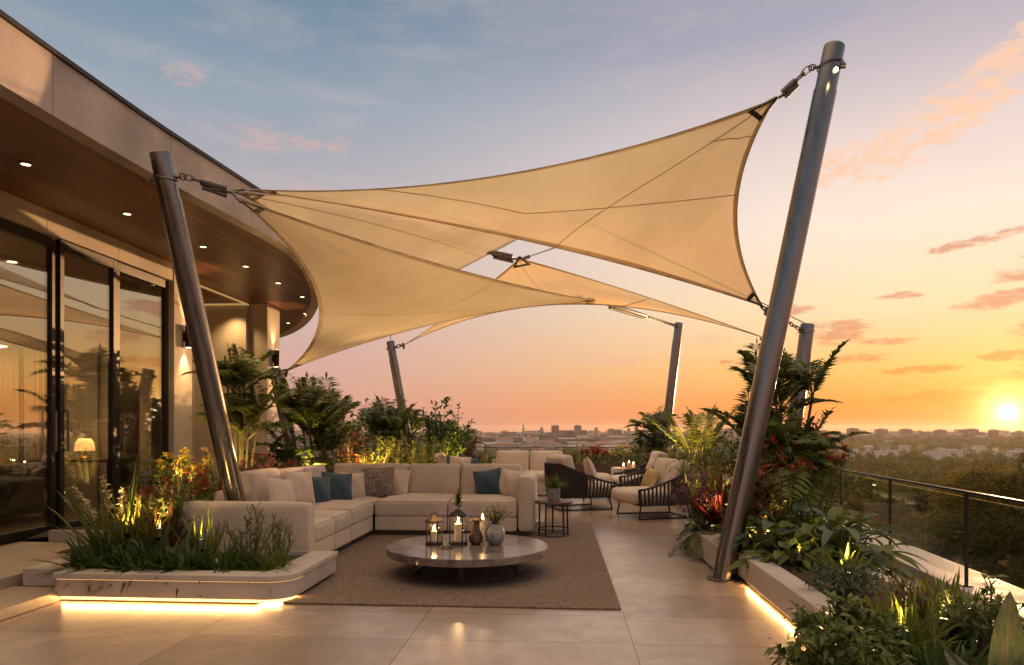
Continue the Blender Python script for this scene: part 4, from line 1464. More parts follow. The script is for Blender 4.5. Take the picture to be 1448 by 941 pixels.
M_greypot = mat('grey_glaze', (0.26, 0.26, 0.26), .3, var=.3, vscale=30)
part('pot', MB().lathe([(.055, .002), (.085, .03), (.098, .09), (.088, .15), (.070, .18), (.066, .20), (.058, .19), (.050, .12)], tuple(p2), 32, cap=False), M_greypot, gv, smooth=True)
POT1 = (gv, p2)
p = at(642, 6.6, TZ)
dish = thing('ornament', 'small dark twig ornament lying on the coffee table', 'ornament', tuple(at(631, 6.68, TZ)))
dp = at(631, 6.68, TZ)
q = MB()
for k in range(9):
    a = k * .7
    q.tube([(dp.x, dp.y, TZ + .008), (dp.x + .03 * math.cos(a), dp.y + .03 * math.sin(a), TZ + .018), (dp.x + .07 * math.cos(a), dp.y + .05 * math.sin(a), TZ + .007)], .006, 5)
part('twig', q, M_plinth, dish)

# ================================================================== SIDE TABLE
SX, SY = -.13, 9.33
sd = thing('side_table', 'small round dark side table beside the rounded sofa arm', 'table', (SX, SY, 0))
part('tabletop', MB().lathe([(.245, .435), (.252, .44), (.252, .458), (.246, .462)], (SX, SY, 0), 40), M_wood_dark, sd, smooth=True)
part('base_ring', MB().tube([(SX + .20 * math.cos(q), SY + .20 * math.sin(q), .014) for q in np.linspace(0, 2 * math.pi, 41)[:-1]], .012, 8, closed=True), M_darkmetal, sd, smooth=True)
part('low_ring', MB().tube([(SX + .20 * math.cos(q), SY + .20 * math.sin(q), .10) for q in np.linspace(0, 2 * math.pi, 41)[:-1]], .008, 8, closed=True), M_darkmetal, sd, smooth=True)
for k in range(5):
    a = k * 2 * math.pi / 5 + .4
    part('leg', MB().tube([(SX + .20 * math.cos(a), SY + .20 * math.sin(a), .02), (SX + .19 * math.cos(a), SY + .19 * math.sin(a), .437)], .011, 8), M_darkmetal, sd, smooth=True)
gp = thing('potted_plant', 'grey pot of wispy ornamental grass on the small side table', 'plant', (SX, SY, .463))
part('pot', MB().lathe([(.078, .001), (.082, .01), (.088, .17), (.080, .172), (.076, .13)], (SX, SY, .463), 32, cap=False), M_greypot, gp, smooth=True)
th = thing('tea_light', 'small glass tea light holder next to the pot of grass', 'candle', (SX - .13, SY - .07, .463))
part('glass', MB().lathe([(.03, .001), (.036, .05)], (SX - .13, SY - .07, .463), 16, cap=False), M_clear, th, smooth=True)
part('wax', MB().lathe([(.024, .003), (.024, .018)], (SX - .13, SY - .07, .463), 12), M_wax, th)

# ================================================================== WOVEN ARMCHAIRS
def armchair(label, loc, rot, cushions=1):
    t = thing('rope_armchair', label, 'armchair', (0, 0, 0), 'woven rope armchairs')
    # U shaped path, open at the front (-Y)
    def path(h0, h1, s_, k=41):
        out = []
        for i in range(k):
            u = i / (k - 1) * 2 - 1
            a = u * 2.05
            x = .50 * s_ * math.copysign(min(1, abs(math.sin(a)) ** .65 if abs(a) < math.pi / 2 else 1), math.sin(a))
            y = .50 * s_ * math.cos(a) ** 1 if abs(a) < math.pi / 2 else -.52 * s_ * (abs(a) - math.pi / 2) / (2.05 - math.pi / 2)
            w = min(1, max(0, (y + .5) / .95))
            out.append((x, y, h0 + (h1 - h0) * w ** 1.3))
        return out
    bot, top = path(.235, .235, .96), path(.47, .80, 1.04)
    fr = MB().tube(bot, .018, 8).tube(top, .019, 8).tube([bot[0], (bot[0][0], bot[0][1] - .0, .24), bot[-1]], .018, 8)
    fr.tube([bot[0], top[0]], .017, 8).tube([bot[-1], top[-1]], .017, 8)
    part('frame', fr, M_darkmetal, t, smooth=True)
    rp_ = MB()
    pb, pt = np.array(path(.235, .235, .965, 141)), np.array(path(.47, .80, 1.045, 141))
    for i in range(1, 140, 2):
        m_ = (pb[i] + pt[i]) / 2
        m_[:2] *= 1.03
        rp_.tube([pb[i], m_, pt[i]], .0175, 5)
    part('rope_weave', rp_, M_rope, t, smooth=True)
    for sx in (-1, 1):
        part('leg', MB().tube([(sx * .42, -.46, .235), (sx * .44, -.50, .0)], .014, 8), M_darkmetal, t, smooth=True)
        part('leg', MB().tube([(sx * .34, .36, .235), (sx * .37, .42, .0)], .014, 8), M_darkmetal, t, smooth=True)
    part('base_rail', MB().tube([(-.44, -.49, .012), (-.40, -.1, .012), (-.37, .41, .012), (.37, .41, .012), (.40, -.1, .012), (.44, -.49, .012)], .011, 8), M_darkmetal, t, smooth=True)
    part('seat_cushion', cushion(MB(), (0, -.14, .345), (.86, .98, .21), .075, .03, 12), M_cream, t, smooth=True)
    if cushions == 1:
        part('back_cushion', cushion(MB(), (0, .28, .68), (.78, .22, .54), .05, (.01, .05, .012), 12, tilt=-.22), M_cream, t, smooth=True)
    else:
        for sx in (-1, 1):
            part('back_cushion', cushion(MB(), (sx * .22, .24, .66), (.44, .2, .52), .05, (.008, .05, .012), 12, tilt=-.30, rz=-sx * .12), M_cream, t, smooth=True)
    t.location = loc
    t.rotation_euler = (0, 0, rot)
    WL[t.name] = Vector(loc)
    return t


armchair('woven rope armchair seen from its side behind the small side table', (.22, 12.7, 0), R(112), 1)
armchair('woven rope armchair with two plump cushions beside the red leaved plants', (1.50, 11.6, 0), R(-72), 2)
armchair('rope armchair with three pillows behind the back of the corner sofa', (-2.05, 13.4, 0), R(98), 1)
armchair('rope armchair farthest away, by the mast near the uplit palm', (1.62, 14.6, 0), R(-88), 1)
pillow((.46, 12.55, .70), .44, M_cream, 'cream pillow lying on the armchair behind the side table', R(100), .35, .2, .18, 'pillows in the woven armchairs')
pillow((1.42, 11.75, .60), .36, mat('ochre_fabric', (0.50, 0.36, 0.16), .9, bump=.2, bscale=300), 'small ochre pillow in the armchair with two plump cushions', R(-60), .35, .2, .14, 'pillows in the woven armchairs')
pillow((-1.94, 13.15, .70), .42, M_cream, 'cream pillow next to the teal one behind the corner sofa', R(20), .25, .12, .18, 'pillows in the woven armchairs')
pillow((-1.82, 13.3, .70), .42, M_teal, 'teal pillow in the armchair behind the corner sofa', R(28), .25, .3, .18, 'pillows in the woven armchairs')
pillow((-2.25, 13.1, .68), .42, M_grey, 'grey pillow in the armchair behind the corner sofa', R(10), .3, -.2, .18, 'pillows in the woven armchairs')
pillow((1.75, 14.4, .62), .42, M_cream, 'pale pillow in the armchair farthest away', R(-80), .3, .1, .18, 'pillows in the woven armchairs')

lv = thing('loveseat', 'beige two seat sofa at the back in front of the city view', 'sofa', (-.75, 15.3, 0))
part('base', cushion(MB(), (-.75, 15.35, .2), (1.7, .95, .24), .04, 0), M_sofa, lv, smooth=True)
part('back', cushion(MB(), (-.75, 15.78, .42), (1.7, .16, .66), .04, 0), M_sofa, lv, smooth=True)
for sx in (-1, 1):
    part('arm', cushion(MB(), (-.75 + sx * .82, 15.35, .37), (.17, .98, .56), .05, 0), M_sofa, lv, smooth=True)
    part('seat_cushion', cushion(MB(), (-.75 + sx * .37, 15.28, .40), (.72, .8, .18), .06, .03), M_cream, lv, smooth=True)
    part('back_cushion', cushion(MB(), (-.75 + sx * .37, 15.55, .68), (.72, .2, .50), .04, (.005, .05, .012), 12, tilt=-.2, rz=sx * .05), M_cream, lv, smooth=True)
    part('leg', MB().box((-.75 + sx * .75 - .02, 14.95, 0), (-.75 + sx * .75 + .02, 15.0, .09)), M_darkmetal, lv)

po = thing('ottoman', 'soft cream ottoman on dark legs beyond the woven armchair', 'ottoman', (.66, 14.4, 0))
part('cushion', cushion(MB(), (.66, 14.4, .36), (.62, .62, .28), .10, .03, 12), M_cream, po, smooth=True)
part('frame', MB().box((.38, 14.12, .17), (.94, 14.68, .215)), M_darkmetal, po)
for sx in (-1, 1):
    for sy in (-1, 1):
        part('leg', MB().tube([(.66 + sx * .25, 14.4 + sy * .25, .17), (.66 + sx * .26, 14.4 + sy * .26, 0)], .014, 8), M_darkmetal, po)
cb = thing('low_table', 'low pale block table with candles near the back railing', 'table', (1.42, 16.6, 0))
part('body', cushion(MB(), (1.25, 16.6, .27), (.26, .7, .50), .05, 0), M_cream, cb, smooth=True)
part('tabletop', MB().box((1.385, 16.26, .44), (1.95, 16.94, .50)), M_wood_dark, cb, bevel=.01)
part('leg', MB().box((1.88, 16.3, 0), (1.94, 16.9, .438)), M_wood_dark, cb)
candle(1.50, 16.42, .502, .045, .14, 'lit candle on the low table, in front of the far armchair', 6)
candle(1.62, 16.62, .502, .04, .10, 'lower lit candle on the low block table near the railing', 4)
candle(1.40, 16.72, .502, .035, .07, 'shortest lit candle on the low block table near the railing', 3)

# ================================================================== PLANTS
PROF = {
    'lance': lambda t: np.sin(np.pi * np.clip(t * .97 + .03, 0, 1)) ** .8,
    'strap': lambda t: np.clip(1.15 * (1 - t) ** .55, 0, 1) * np.clip(t * 8 + .45, 0, 1),
    'oval': lambda t: np.sin(np.pi * np.clip(t, 0, 1) ** .85) ** .65,
    'needle': lambda t: (1 - t) ** .6,
}


def nrmz(v):
    return v / (np.linalg.norm(v, axis=-1, keepdims=True) + 1e-9)


def leaves(mb, P, D, L, Wd, droop=0.3, segs=3, prof='lance', fold=0.25, roll=None, wave=0.0):
    """many blades at once: P base points, D directions, L lengths, Wd widths"""
    P = np.atleast_2d(P); D = nrmz(np.atleast_2d(D))
    n = len(P)
    L = np.broadcast_to(np.asarray(L, float), (n,))
    Wd = np.broadcast_to(np.asarray(Wd, float), (n,))
    dr = np.broadcast_to(np.asarray(droop, float), (n,))
    up = np.tile([0, 0, 1.0], (n, 1))
    bad = np.abs(D[:, 2]) > .95
    rv = nrmz(rng.normal(size=(n, 3)))
    up = np.where(bad[:, None], rv, up)
    S = nrmz(np.cross(D, up))
    if roll is None:
        roll = rng.normal(0, .45, n)
    roll = np.broadcast_to(roll, (n,))[:, None]
    Nn = np.cross(S, D)
    S = S * np.cos(roll) + Nn * np.sin(roll)
    Nn = np.cross(S, D)
    rows = []
    for k in range(segs + 1):
        t = k / segs
        w = float(PROF[prof](np.array(t))) * .5
        c = P + D * (L * t)[:, None] + np.array([0, 0, -1.0]) * (dr * L * t * t)[:, None]
        if wave:
            c = c + S * (np.sin(t * 5 + rv[:, :1] * 6) * wave * L[:, None] * t)
        # keep a drooping blade about its own length
        hw = (Wd * w)[:, None]
        rows.append(np.stack([c - S * hw + Nn * fold * hw, c, c + S * hw + Nn * fold * hw], 1))
    V = np.stack(rows, 1).reshape(-1, 3)          # n, segs+1, 3
    per = 3 * (segs + 1)
    F = []
    for k in range(segs):
        for q in range(2):
            F.append((k * 3 + q, k * 3 + q + 1, (k + 1) * 3 + q + 1, (k + 1) * 3 + q))
    F = np.array(F)[None] + (np.arange(n) * per)[:, None, None]
    return mb.add(V, F.reshape(-1, 4))


def cards(mb, P, D, L, Wd):
    """flat little leaves, one kite each"""
    P = np.atleast_2d(P); D = nrmz(D)
    n = len(P)
    S = nrmz(np.cross(D, nrmz(rng.normal(size=(n, 3)))))
    L = np.broadcast_to(L, (n,))[:, None]; Wd = np.broadcast_to(Wd, (n,))[:, None]
    V = np.stack([P, P + D * L * .45 + S * Wd * .5, P + D * L, P + D * L * .45 - S * Wd * .5], 1).reshape(-1, 3)
    return mb.add(V, np.arange(n * 4).reshape(n, 4))


def curve_pts(p, d, L, droop, k=8):
    t = np.linspace(0, 1, k)[:, None]
    return np.array(p) + np.array(d) * L * t + np.array([0, 0, -1.0]) * droop * L * t ** 2


def frond(fol, stem, p, d, L, droop=.5, nl=18, ll=.28, lw=.028, start=.2, vee=.5, segs=2, ldroop=.35, r=.008):
    d = nrmz(np.array(d, float))
    R_ = curve_pts(p, d, L, droop, 10)
    stem.tube(R_, np.linspace(r, r * .3, 10), 4, cap=False)
    t = np.linspace(start, .985, nl)
    pos = np.stack([np.interp(t, np.linspace(0, 1, 10), R_[:, i]) for i in range(3)], 1)
    T = nrmz(np.gradient(pos, axis=0))
    side = nrmz(np.cross(T, [0, 0, 1.0]))
    upv = np.cross(side, T)
    ln = ll * (np.sin(np.pi * (.18 + .72 * (t - start) / (1 - start))) ** .7) * rng.uniform(.88, 1.1, nl)
    for sg in (-1, 1):
        D = T * rng.uniform(.55, .8, nl)[:, None] + side * sg + upv * vee * rng.uniform(.4, 1.1, nl)[:, None]
        leaves(fol, pos, D, ln, lw, ldroop * rng.uniform(.6, 1.4, nl), segs, 'lance', .2, roll=sg * .5)
    leaves(fol, pos[-1:], T[-1:], ll * .5, lw, .2, segs)


def rand_dir(el0, el1, a0=0, a1=2 * math.pi):
    a = rng.uniform(a0, a1); e = R(rng.uniform(el0, el1))
    return np.array([math.cos(a) * math.cos(e), math.sin(a) * math.cos(e), math.sin(e)])


def plant_thing(name, label, cat, base, group=None):
    return thing(name, label, cat, tuple(base), group)


def palm(label, base, h, stems=5, fronds=6, L=1.0, spread=.25, m=None, ll=.30, lw=.034, el=(25, 80), droop=.55, nl=20, name='palm_plant', stem_h=None, vee=.5, hv=.72):
    t = plant_thing(name, label, 'palm', base)
    fol, stm = MB(), MB()
    b = np.array(tuple(base))
    for s_ in range(stems):
        a = s_ * 2.4 + rng.uniform(-.3, .3)
        o = np.array([math.cos(a), math.sin(a), 0]) * spread * rng.uniform(.1, 1)
        sh = (stem_h if stem_h is not None else h * .55) * rng.uniform(hv, 1.1)
        top = b + o * 1.9 + np.array([0, 0, sh])
        P = [b + o * .5, b + o * 1.2 + [0, 0, sh * .5], top]
        stm.tube(P, [.022, .018, .014], 6, cap=False)
        for f in range(fronds):
            d = rand_dir(*el, a0=f * 2 * math.pi / fronds + a - .5, a1=f * 2 * math.pi / fronds + a + .5)
            frond(fol, stm, top - [0, 0, .06 * f * sh / 6], d, L * rng.uniform(.75, 1.1), droop * rng.uniform(.6, 1.3), nl, ll, lw, .18, vee)
    part('fronds', fol, m or L_mid, t, smooth=True)
    part('stems', stm, M_stem, t, smooth=True)
    return t


def fern(label, base, n=16, L=.6, m=None, ll=.14, lw=.03, el=(25, 75), nl=16, name='fern', cat='fern', droop=.7):
    t = plant_thing(name, label, cat, base)
    fol, stm = MB(), MB()
    for i in range(n):
        d = rand_dir(*el, a0=i * 2.4 - .3, a1=i * 2.4 + .3)
        frond(fol, stm, np.array(tuple(base)) + rng.normal(0, .03, 3) * [1, 1, 0], d, L * rng.uniform(.65, 1.1), droop * rng.uniform(.6, 1.3), nl, ll, lw, .12, .25, r=.004)
    part('fronds', fol, m or L_mid, t, smooth=True)
    part('stems', stm, M_stem, t, smooth=True)
    return t


def strap(label, base, n=60, L=.5, w=.022, m=None, el=(30, 85), droop=.6, rad=.12, name='strap_leaf_plant', cat='plant', tips=None):
    t = plant_thing(name, label, cat, base)
    fol = MB()
    a = rng.uniform(0, 2 * math.pi, n)
    rr = rad * np.sqrt(rng.uniform(0, 1, n))
    P = np.array(tuple(base)) + np.stack([rr * np.cos(a), rr * np.sin(a), np.zeros(n)], 1)
    e = np.radians(rng.uniform(*el, n))
    a2 = a + rng.normal(0, .5, n)
    D = np.stack([np.cos(a2) * np.cos(e), np.sin(a2) * np.cos(e), np.sin(e)], 1)
    leaves(fol, P, D, L * rng.uniform(.55, 1.1, n), w * rng.uniform(.7, 1.2, n), droop * rng.uniform(.3, 1.3, n) * np.cos(e) ** .5, 6, 'strap', .3, roll=rng.normal(0, .3, n), wave=.03)
    part('leaves', fol, m or L_deep, t, smooth=True)
    return t


def shrub(label, base, h=.6, r=.4, n=500, ll=.09, lw=.035, m=None, name='shrub', cat='shrub', stems=9, flowers=None, fm=None, fl=.05, prof='oval', clump=None, top=False):
    """stems that branch, leaves along them, an uneven outline"""
    t = plant_thing(name, label, cat, base)
    b = np.array(tuple(base))
    fol, stm, flo = MB(), MB(), MB()
    tipsP, tipsD = [], []
    for s_ in range(stems):
        a = s_ * 2.4 + rng.uniform(-.4, .4)
        rr = r * math.sqrt((s_ + .5) / stems) * rng.uniform(.7, 1.1)
        hh = h * (1 - .45 * (rr / r) ** 2) * rng.uniform(.65, 1.1)
        top_ = b + [math.cos(a) * rr, math.sin(a) * rr, hh]
        P0 = b + [math.cos(a) * .04, math.sin(a) * .04, 0]
        mid = (P0 + top_) / 2 + [0, 0, hh * .15] + rng.normal(0, .03, 3)
        q = np.linspace(0, 1, 7)[:, None]
        C = P0 * (1 - q) ** 2 + 2 * mid * q * (1 - q) + top_ * q ** 2
        stm.tube(C, np.linspace(.009, .004, 7), 5, cap=False)
        for k in range(2, 7):
            for j in range(2):
                d = nrmz(rand_dir(5, 75) + .5 * nrmz(top_ - P0))
                e = C[k] + d * h * rng.uniform(.10, .26)
                stm.tube([C[k], e], [.004, .002], 4, cap=False)
                tipsP.append((C[k], e))
    T0 = np.array([x for x, _ in tipsP]); T1 = np.array([y for _, y in tipsP])
    k = rng.integers(0, len(T0), n)
    f = rng.uniform(.1, 1.05, n)[:, None]
    P = T0[k] * (1 - f) + T1[k] * f + rng.normal(0, .012, (n, 3))
    ax = nrmz(T1[k] - T0[k])
    D = nrmz(rng.normal(size=(n, 3)) + ax * .9 + [0, 0, .25])
    leaves(fol, P, D, ll * rng.uniform(.6, 1.15, n), lw * rng.uniform(.7, 1.15, n), .35, 2, prof, .2)
    part('leaves', fol, m or L_mid, t, smooth=True)
    part('stems', stm, M_stem, t, smooth=True)
    if flowers:
        k = rng.integers(0, len(T0), flowers)
        if top:
            k = np.argsort(-T1[:, 2])[rng.integers(0, max(4, len(T0) // 3), flowers)]
        c = T1[k] + [0, 0, .02] + rng.normal(0, .012, (flowers, 3))
        for j in range(6):
            D = nrmz(rng.normal(size=(flowers, 3)) + [0, 0, .8])
            leaves(flo, c, D, fl * rng.uniform(.6, 1.2, flowers), fl * .45, .2, 1 if fl < .05 else 2, 'oval', .1)
        part('blossoms', flo, fm or P_red, t, smooth=True)
    return t


def broadleaf(label, base, n=26, L=.30, w=.13, pet=.25, m=None, el=(20, 75), name='broad_leaf_plant', rad=.12, droop=.55, cat='plant'):
    """big oval leaves on stalks"""
    t = plant_thing(name, label, cat, base)
    fol, stm = MB(), MB()
    b = np.array(tuple(base))
    for i in range(n):
        d = rand_dir(*el, a0=i * 2.4 - .3, a1=i * 2.4 + .3)
        p0 = b + [d[0] * rad * .4, d[1] * rad * .4, 0]
        pl_ = pet * rng.uniform(.6, 1.25)
        C = curve_pts(p0, d, pl_, .15, 5)
        stm.tube(C, np.linspace(.007, .004, 5), 5, cap=False)
        dd = nrmz(np.array([d[0], d[1], d[2] * .35]))
        leaves(fol, C[-1:], dd[None], L * rng.uniform(.7, 1.15), w * rng.uniform(.8, 1.15), droop * rng.uniform(.6, 1.3), 7, 'oval', .28, roll=rng.normal(0, .3, 1))
    part('leaves', fol, m or L_mid, t, smooth=True)
    part('stalks', stm, M_stem, t, smooth=True)
    return t


def plume(label, base, n=5, h=.6, m=None, name='flower_spike_plant', bl=.06, leafm=None, leaf_n=40, leaf_L=.4):
    """tall spikes set with small blossoms above a tuft of blades"""
    t = plant_thing(name, label, 'plant', base)
    fol, stm, flo = MB(), MB(), MB()
    b = np.array(tuple(base))
    for i in range(n):
        d = rand_dir(68, 88)
        hh = h * rng.uniform(.75, 1.1)
        C = curve_pts(b + rng.normal(0, .05, 3) * [1, 1, 0], d, hh, .12, 10)
        stm.tube(C, np.linspace(.006, .002, 10), 5, cap=False)
        k = 46
        q = np.linspace(.45, 1, k)
        P = np.stack([np.interp(q, np.linspace(0, 1, 10), C[:, j]) for j in range(3)], 1)
        for rep in range(2):
            D = nrmz(rng.normal(size=(k, 3)) * [1, 1, .4] + [0, 0, .35])
            leaves(flo, P, D, bl * (1.25 - q) * 1.5 * rng.uniform(.7, 1.2, k), bl * .35, .15, 2, 'oval', .1)
    e = np.radians(rng.uniform(40, 85, leaf_n)); a = rng.uniform(0, 6.28, leaf_n)
    D = np.stack([np.cos(a) * np.cos(e), np.sin(a) * np.cos(e), np.sin(e)], 1)
    leaves(fol, np.tile(b, (leaf_n, 1)) + rng.normal(0, .05, (leaf_n, 3)) * [1, 1, 0], D, leaf_L * rng.uniform(.6, 1.1, leaf_n), .02, .5 * rng.uniform(.3, 1.2, leaf_n), 5, 'strap', .3)
    part('leaves', fol, leafm or L_mid, t, smooth=True)
    part('stems', stm, M_stem, t, smooth=True)
    part('blossoms', flo, m or P_cream, t, smooth=True)
    return t


def uplight(px, d, z, target, energy, label, cone=70, col=AMBER):
    p = at(px, d, z)
    t = thing('garden_spotlight', label, 'spotlight', tuple(p), 'small garden spotlights among the plants')
    tg = Vector(target)
    ax = (tg - (p + Vector((0, 0, .1)))).normalized()
    c = p + Vector((0, 0, .10))
    part('spike', MB().tube([p - Vector((0, 0, .04)), c], .008, 6), M_darkmetal, t)
    part('housing', MB().tube([c - ax * .05, c + ax * .045], .032, 14), M_darkmetal, t, smooth=True)
    part('lens', MB().tube([c + ax * .046, c + ax * .049], .027, 14), M_lens, t)
    lamp('SPOT', c + ax * .07, energy, col, t, tg, .03, cone, .8)
    return t


# ---- front planter (soil z .19, d 5.6 - 6.6)
ZF = .19
strap('dark strap leaved clump at the house end of the front stone planter', at(138, 6.1, ZF), 200, .42, .036, L_deep, (8, 75), .6, .16)
strap('dense dark strap leaved clump spilling over the planter cap, beside the house end clump', at(200, 6.02, ZF), 230, .34, .042, L_deep, (8, 80), .6, .17)
strap('dense dark strap leaved clump in the middle of the front stone planter', at(258, 6.02, ZF), 230, .34, .042, L_deep, (8, 80), .6, .17)
strap('dark strap leaved clump under the yellow blades in front of the sofa arm', at(318, 6.02, ZF), 200, .32, .038, L_deep, (8, 80), .6, .16)
strap('bright green arching clump at the rounded corner of the front planter', at(380, 5.98, ZF), 150, .37, .016, L_mid, (15, 85), .7, .12)
strap('second row dark clump behind the middle of the front planter', at(232, 6.3, ZF), 170, .44, .038, L_deep, (20, 80), .6, .2)
strap('olive clump at the foot of the thin twiggy shrub by the sofa arm', at(345, 6.2, ZF), 140, .32, .018, L_mid, (10, 80), .7, .14)
shrub('thin twiggy shrub against the sofa arm, near the rounded planter corner', at(352, 6.3, ZF), .50, .26, 260, .05, .016, L_mid, stems=10, prof='lance')
shrub('small twiggy shrub with yellowish tips at the planter end of the sofa arm', at(392, 6.3, ZF), .40, .2, 200, .05, .016, L_lime, stems=8, prof='lance')
strap('upright yellow lit blades standing against the sofa arm', at(287, 6.35, ZF), 40, .56, .020, L_lime, (60, 88), .3, .10)
strap('tall arching olive blades at the house end of the planter, leaning over the deck', at(160, 6.35, ZF), 44, 1.05, .03, L_mid, (45, 82), .55, .10)
plume('pale cream flower spike rising beside the door in the front planter', at(166, 6.5, ZF), 3, .98, P_cream, bl=.085, leafm=L_lime, leaf_n=30, leaf_L=.5)
strap('golden grass tuft lit from below next to the cream flower spike', at(192, 6.5, ZF), 110, .78, .02, L_lime, (50, 88), .45, .12)
strap('copper coloured grass tuft behind the dark strap leaved clumps', at(222, 6.75, .2), 110, .78, .02, L_rust, (45, 85), .5, .14)
shrub('olive leafy shrub filling the gap between golden grass and sofa arm', at(240, 6.9, .2), .70, .38, 700, .10, .03, L_mid, stems=12, prof='lance')
shrub('russet leaved shrub beside the far end of the sofa arm', at(228, 7.5, .2), .62, .42, 520, .10, .028, L_rust, stems=12, prof='lance', flowers=60, fm=P_red, fl=.05)

# ---- bed between house and sofa (z .22)
ZB = .22
shrub('red flowering shrub close behind the sofa back near the leaning mast', at(275, 8.0, ZB), .62, .45, 520, .10, .03, L_mid, stems=13, flowers=110, fm=P_red, fl=.05, prof='lance', top=True)
shrub('pale yellow flowering shrub glowing in front of the pier', at(270, 8.8, ZB), .85, .45, 520, .10, .035, L_lime, stems=14, flowers=240, fm=P_yellow, fl=.06, top=True)
shrub('dark glossy shrub at the foot of the glass doors by the pier', at(236, 8.6, ZB), .72, .36, 420, .13, .045, L_deep, stems=11)
shrub('pink flowering shrub behind the sofa back, next to the tall leaning mast', at(352, 9.2, ZB), .80, .42, 520, .09, .028, L_mid, stems=13, flowers=150, fm=P_pink, fl=.05, prof='lance', top=True)
shrub('dark red leaved shrub behind the sofa back below the feathery palm', at(392, 9.8, ZB), .80, .5, 650, .10, .032, L_red, stems=13)
shrub('low green shrub with crimson tips along the sofa back', at(312, 8.7, ZB), .60, .4, 520, .10, .03, L_mid, stems=12, flowers=60, fm=P_red, fl=.045)
palm('tall feathery palm standing in front of the recessed wall by the pier', at(340, 10.6, ZB), 2.6, 8, 6, .9, .2, L_mid, .30, .036, (35, 88), .4, 22, stem_h=1.9, hv=.5)
palm('low dark palm around the foot of the short mast', at(392, 11.4, ZB), 1.2, 4, 6, .8, .2, L_deep, .26, .034, (20, 75), .6, 16, stem_h=.75)
palm('tall bushy palm with broad fronds behind the sofa corner, against the sky', at(446, 12.0, ZB), 2.5, 5, 7, 1.15, .16, L_mid, .40, .05, (48, 88), .26, 26, stem_h=1.1, hv=.5)
broadleaf('big leaved plant lit yellow below the bushy palm', at(420, 11.6, ZB), 18, .46, .22, .6, L_lime, (35, 80))
shrub('yellow lit leafy shrub at the foot of the bushy palm', at(462, 11.8, ZB), .85, .5, 620, .12, .04, L_lime, stems=12)
shrub('reddish shrub behind the corner of the sofa', at(500, 12.4, .3), .95, .5, 650, .11, .035, L_rust, stems=13, flowers=50, fm=P_red, fl=.06)
broadleaf('dark clump of big leaves by the russet shrub behind the sofa corner', at(480, 12.6, .3), 26, .4, .16, .5, L_deep, (25, 80))
fern('arching fern between the bushy palm and the mast behind the sofa', at(520, 12.4, .3), 20, 1.0, L_mid, .2, .045)
shrub('round yellow lit shrub just in front of the mast behind the sofa', at(556, 13.0, .3), .95, .55, 700, .12, .034, L_lime, stems=13, prof='lance')
palm('dark palm with upright fronds beside the mast behind the sofa', at(548, 14.6, .3), 2.0, 5, 6, 1.0, .2, L_mid, .34, .05, (45, 88), .3, 24, stem_h=1.05, hv=.5)
shrub('leafy green shrub growing behind the mast, in front of the dark bushy tree', at(585, 14.2, .3), 1.0, .6, 1100, .14, .045, L_mid, stems=14)
shrub('gold lit shrub close behind the back of the corner sofa', at(532, 12.4, .3), .85, .45, 600, .12, .03, L_lime, stems=12, prof='lance')
shrub('gold lit shrub between the mast and the grey pillow armchair', at(598, 13.0, .3), .85, .45, 600, .12, .03, L_lime, stems=12, prof='lance')
shrub('dark bushy small tree behind the armchair with the teal pillow', at(622, 15.8, .3), 1.45, .85, 3200, .15, .05, L_deep, name='small_tree', cat='tree', stems=20)
shrub('russet tinged shrub at the end of the rear bed, by the bushy tree', at(652, 16.6, .3), 1.05, .55, 1000, .14, .045, L_rust, stems=14)
fern('leafy fern spreading at the valley end of the rear bed', at(668, 16.8, .3), 18, .7, L_mid, .17, .04)
shrub('dense green bush against the back railing behind the bushy palm', at(505, 16.5, .3), 1.55, .8, 1200, .15, .05, L_deep, stems=16)

# ---- right planter (z .2, X 1.8 - 2.42)
ZR = .20
palm('tallest dark palm with pointed fronds in the long planter, beside the tallest mast', at(1100, 8.1, ZR), 2.9, 12, 6, .78, .22, L_mid, .27, .036, (38, 88), .34, 22, stem_h=1.75, hv=.4)
palm('shorter palm growing at the foot of the tallest palm in the long planter', at(1120, 7.7, ZR), 1.6, 6, 5, .7, .2, L_mid, .24, .036, (10, 75), .6, 16, stem_h=.85)
strap('dark red cordyline with upright blades beside the woven armchair', at(1020, 8.25, ZR), 70, .95, .045, L_red, (45, 88), .35, .08, name='red_cordyline')
shrub('yellow green airy shrub at the far end of the long planter', at(1000, 8.3, ZR), .95, .42, 700, .12, .026, L_lime, stems=15, prof='lance')
shrub('violet flowering shrub hanging over the far end of the planter', at(990, 8.25, ZR), .60, .36, 480, .08, .022, L_purple, stems=12, flowers=110, fm=P_violet, fl=.05, prof='lance')
fern('dark trailing fern spilling over the planter wall, behind the tallest mast', at(1003, 7.9, ZR), 26, .55, L_deep, .11, .028, (5, 70))
shrub('red flowering bush glowing below the tallest palm', at(1105, 7.4, ZR), .95, .45, 800, .11, .032, L_mid, stems=16, flowers=55, fm=P_red, fl=.07, top=True)
shrub('crimson flowering branches reaching towards the railing below the palm', at(1155, 7.9, ZR), 1.20, .42, 620, .11, .03, L_mid, stems=14, flowers=60, fm=P_red, fl=.075, top=True)
shrub('dark red leaved bush right behind the tallest mast', at(1072, 7.2, ZR), .85, .38, 650, .11, .034, L_rust, stems=13)
broadleaf('pale green broad leaved clump behind the biggest glossy clump', at(1110, 6.75, ZR), 34, .30, .14, .42, L_blue, (25, 80), rad=.2)
broadleaf('biggest glossy dark broad leaved clump in the long planter', at(1165, 6.6, ZR), 56, .34, .13, .40, L_mid, (15, 80), rad=.22)
broadleaf('green broad leaved clump drooping over the long planter wall', at(1122, 6.3, ZR), 56, .25, .095, .28, L_mid, (10, 75), rad=.2)
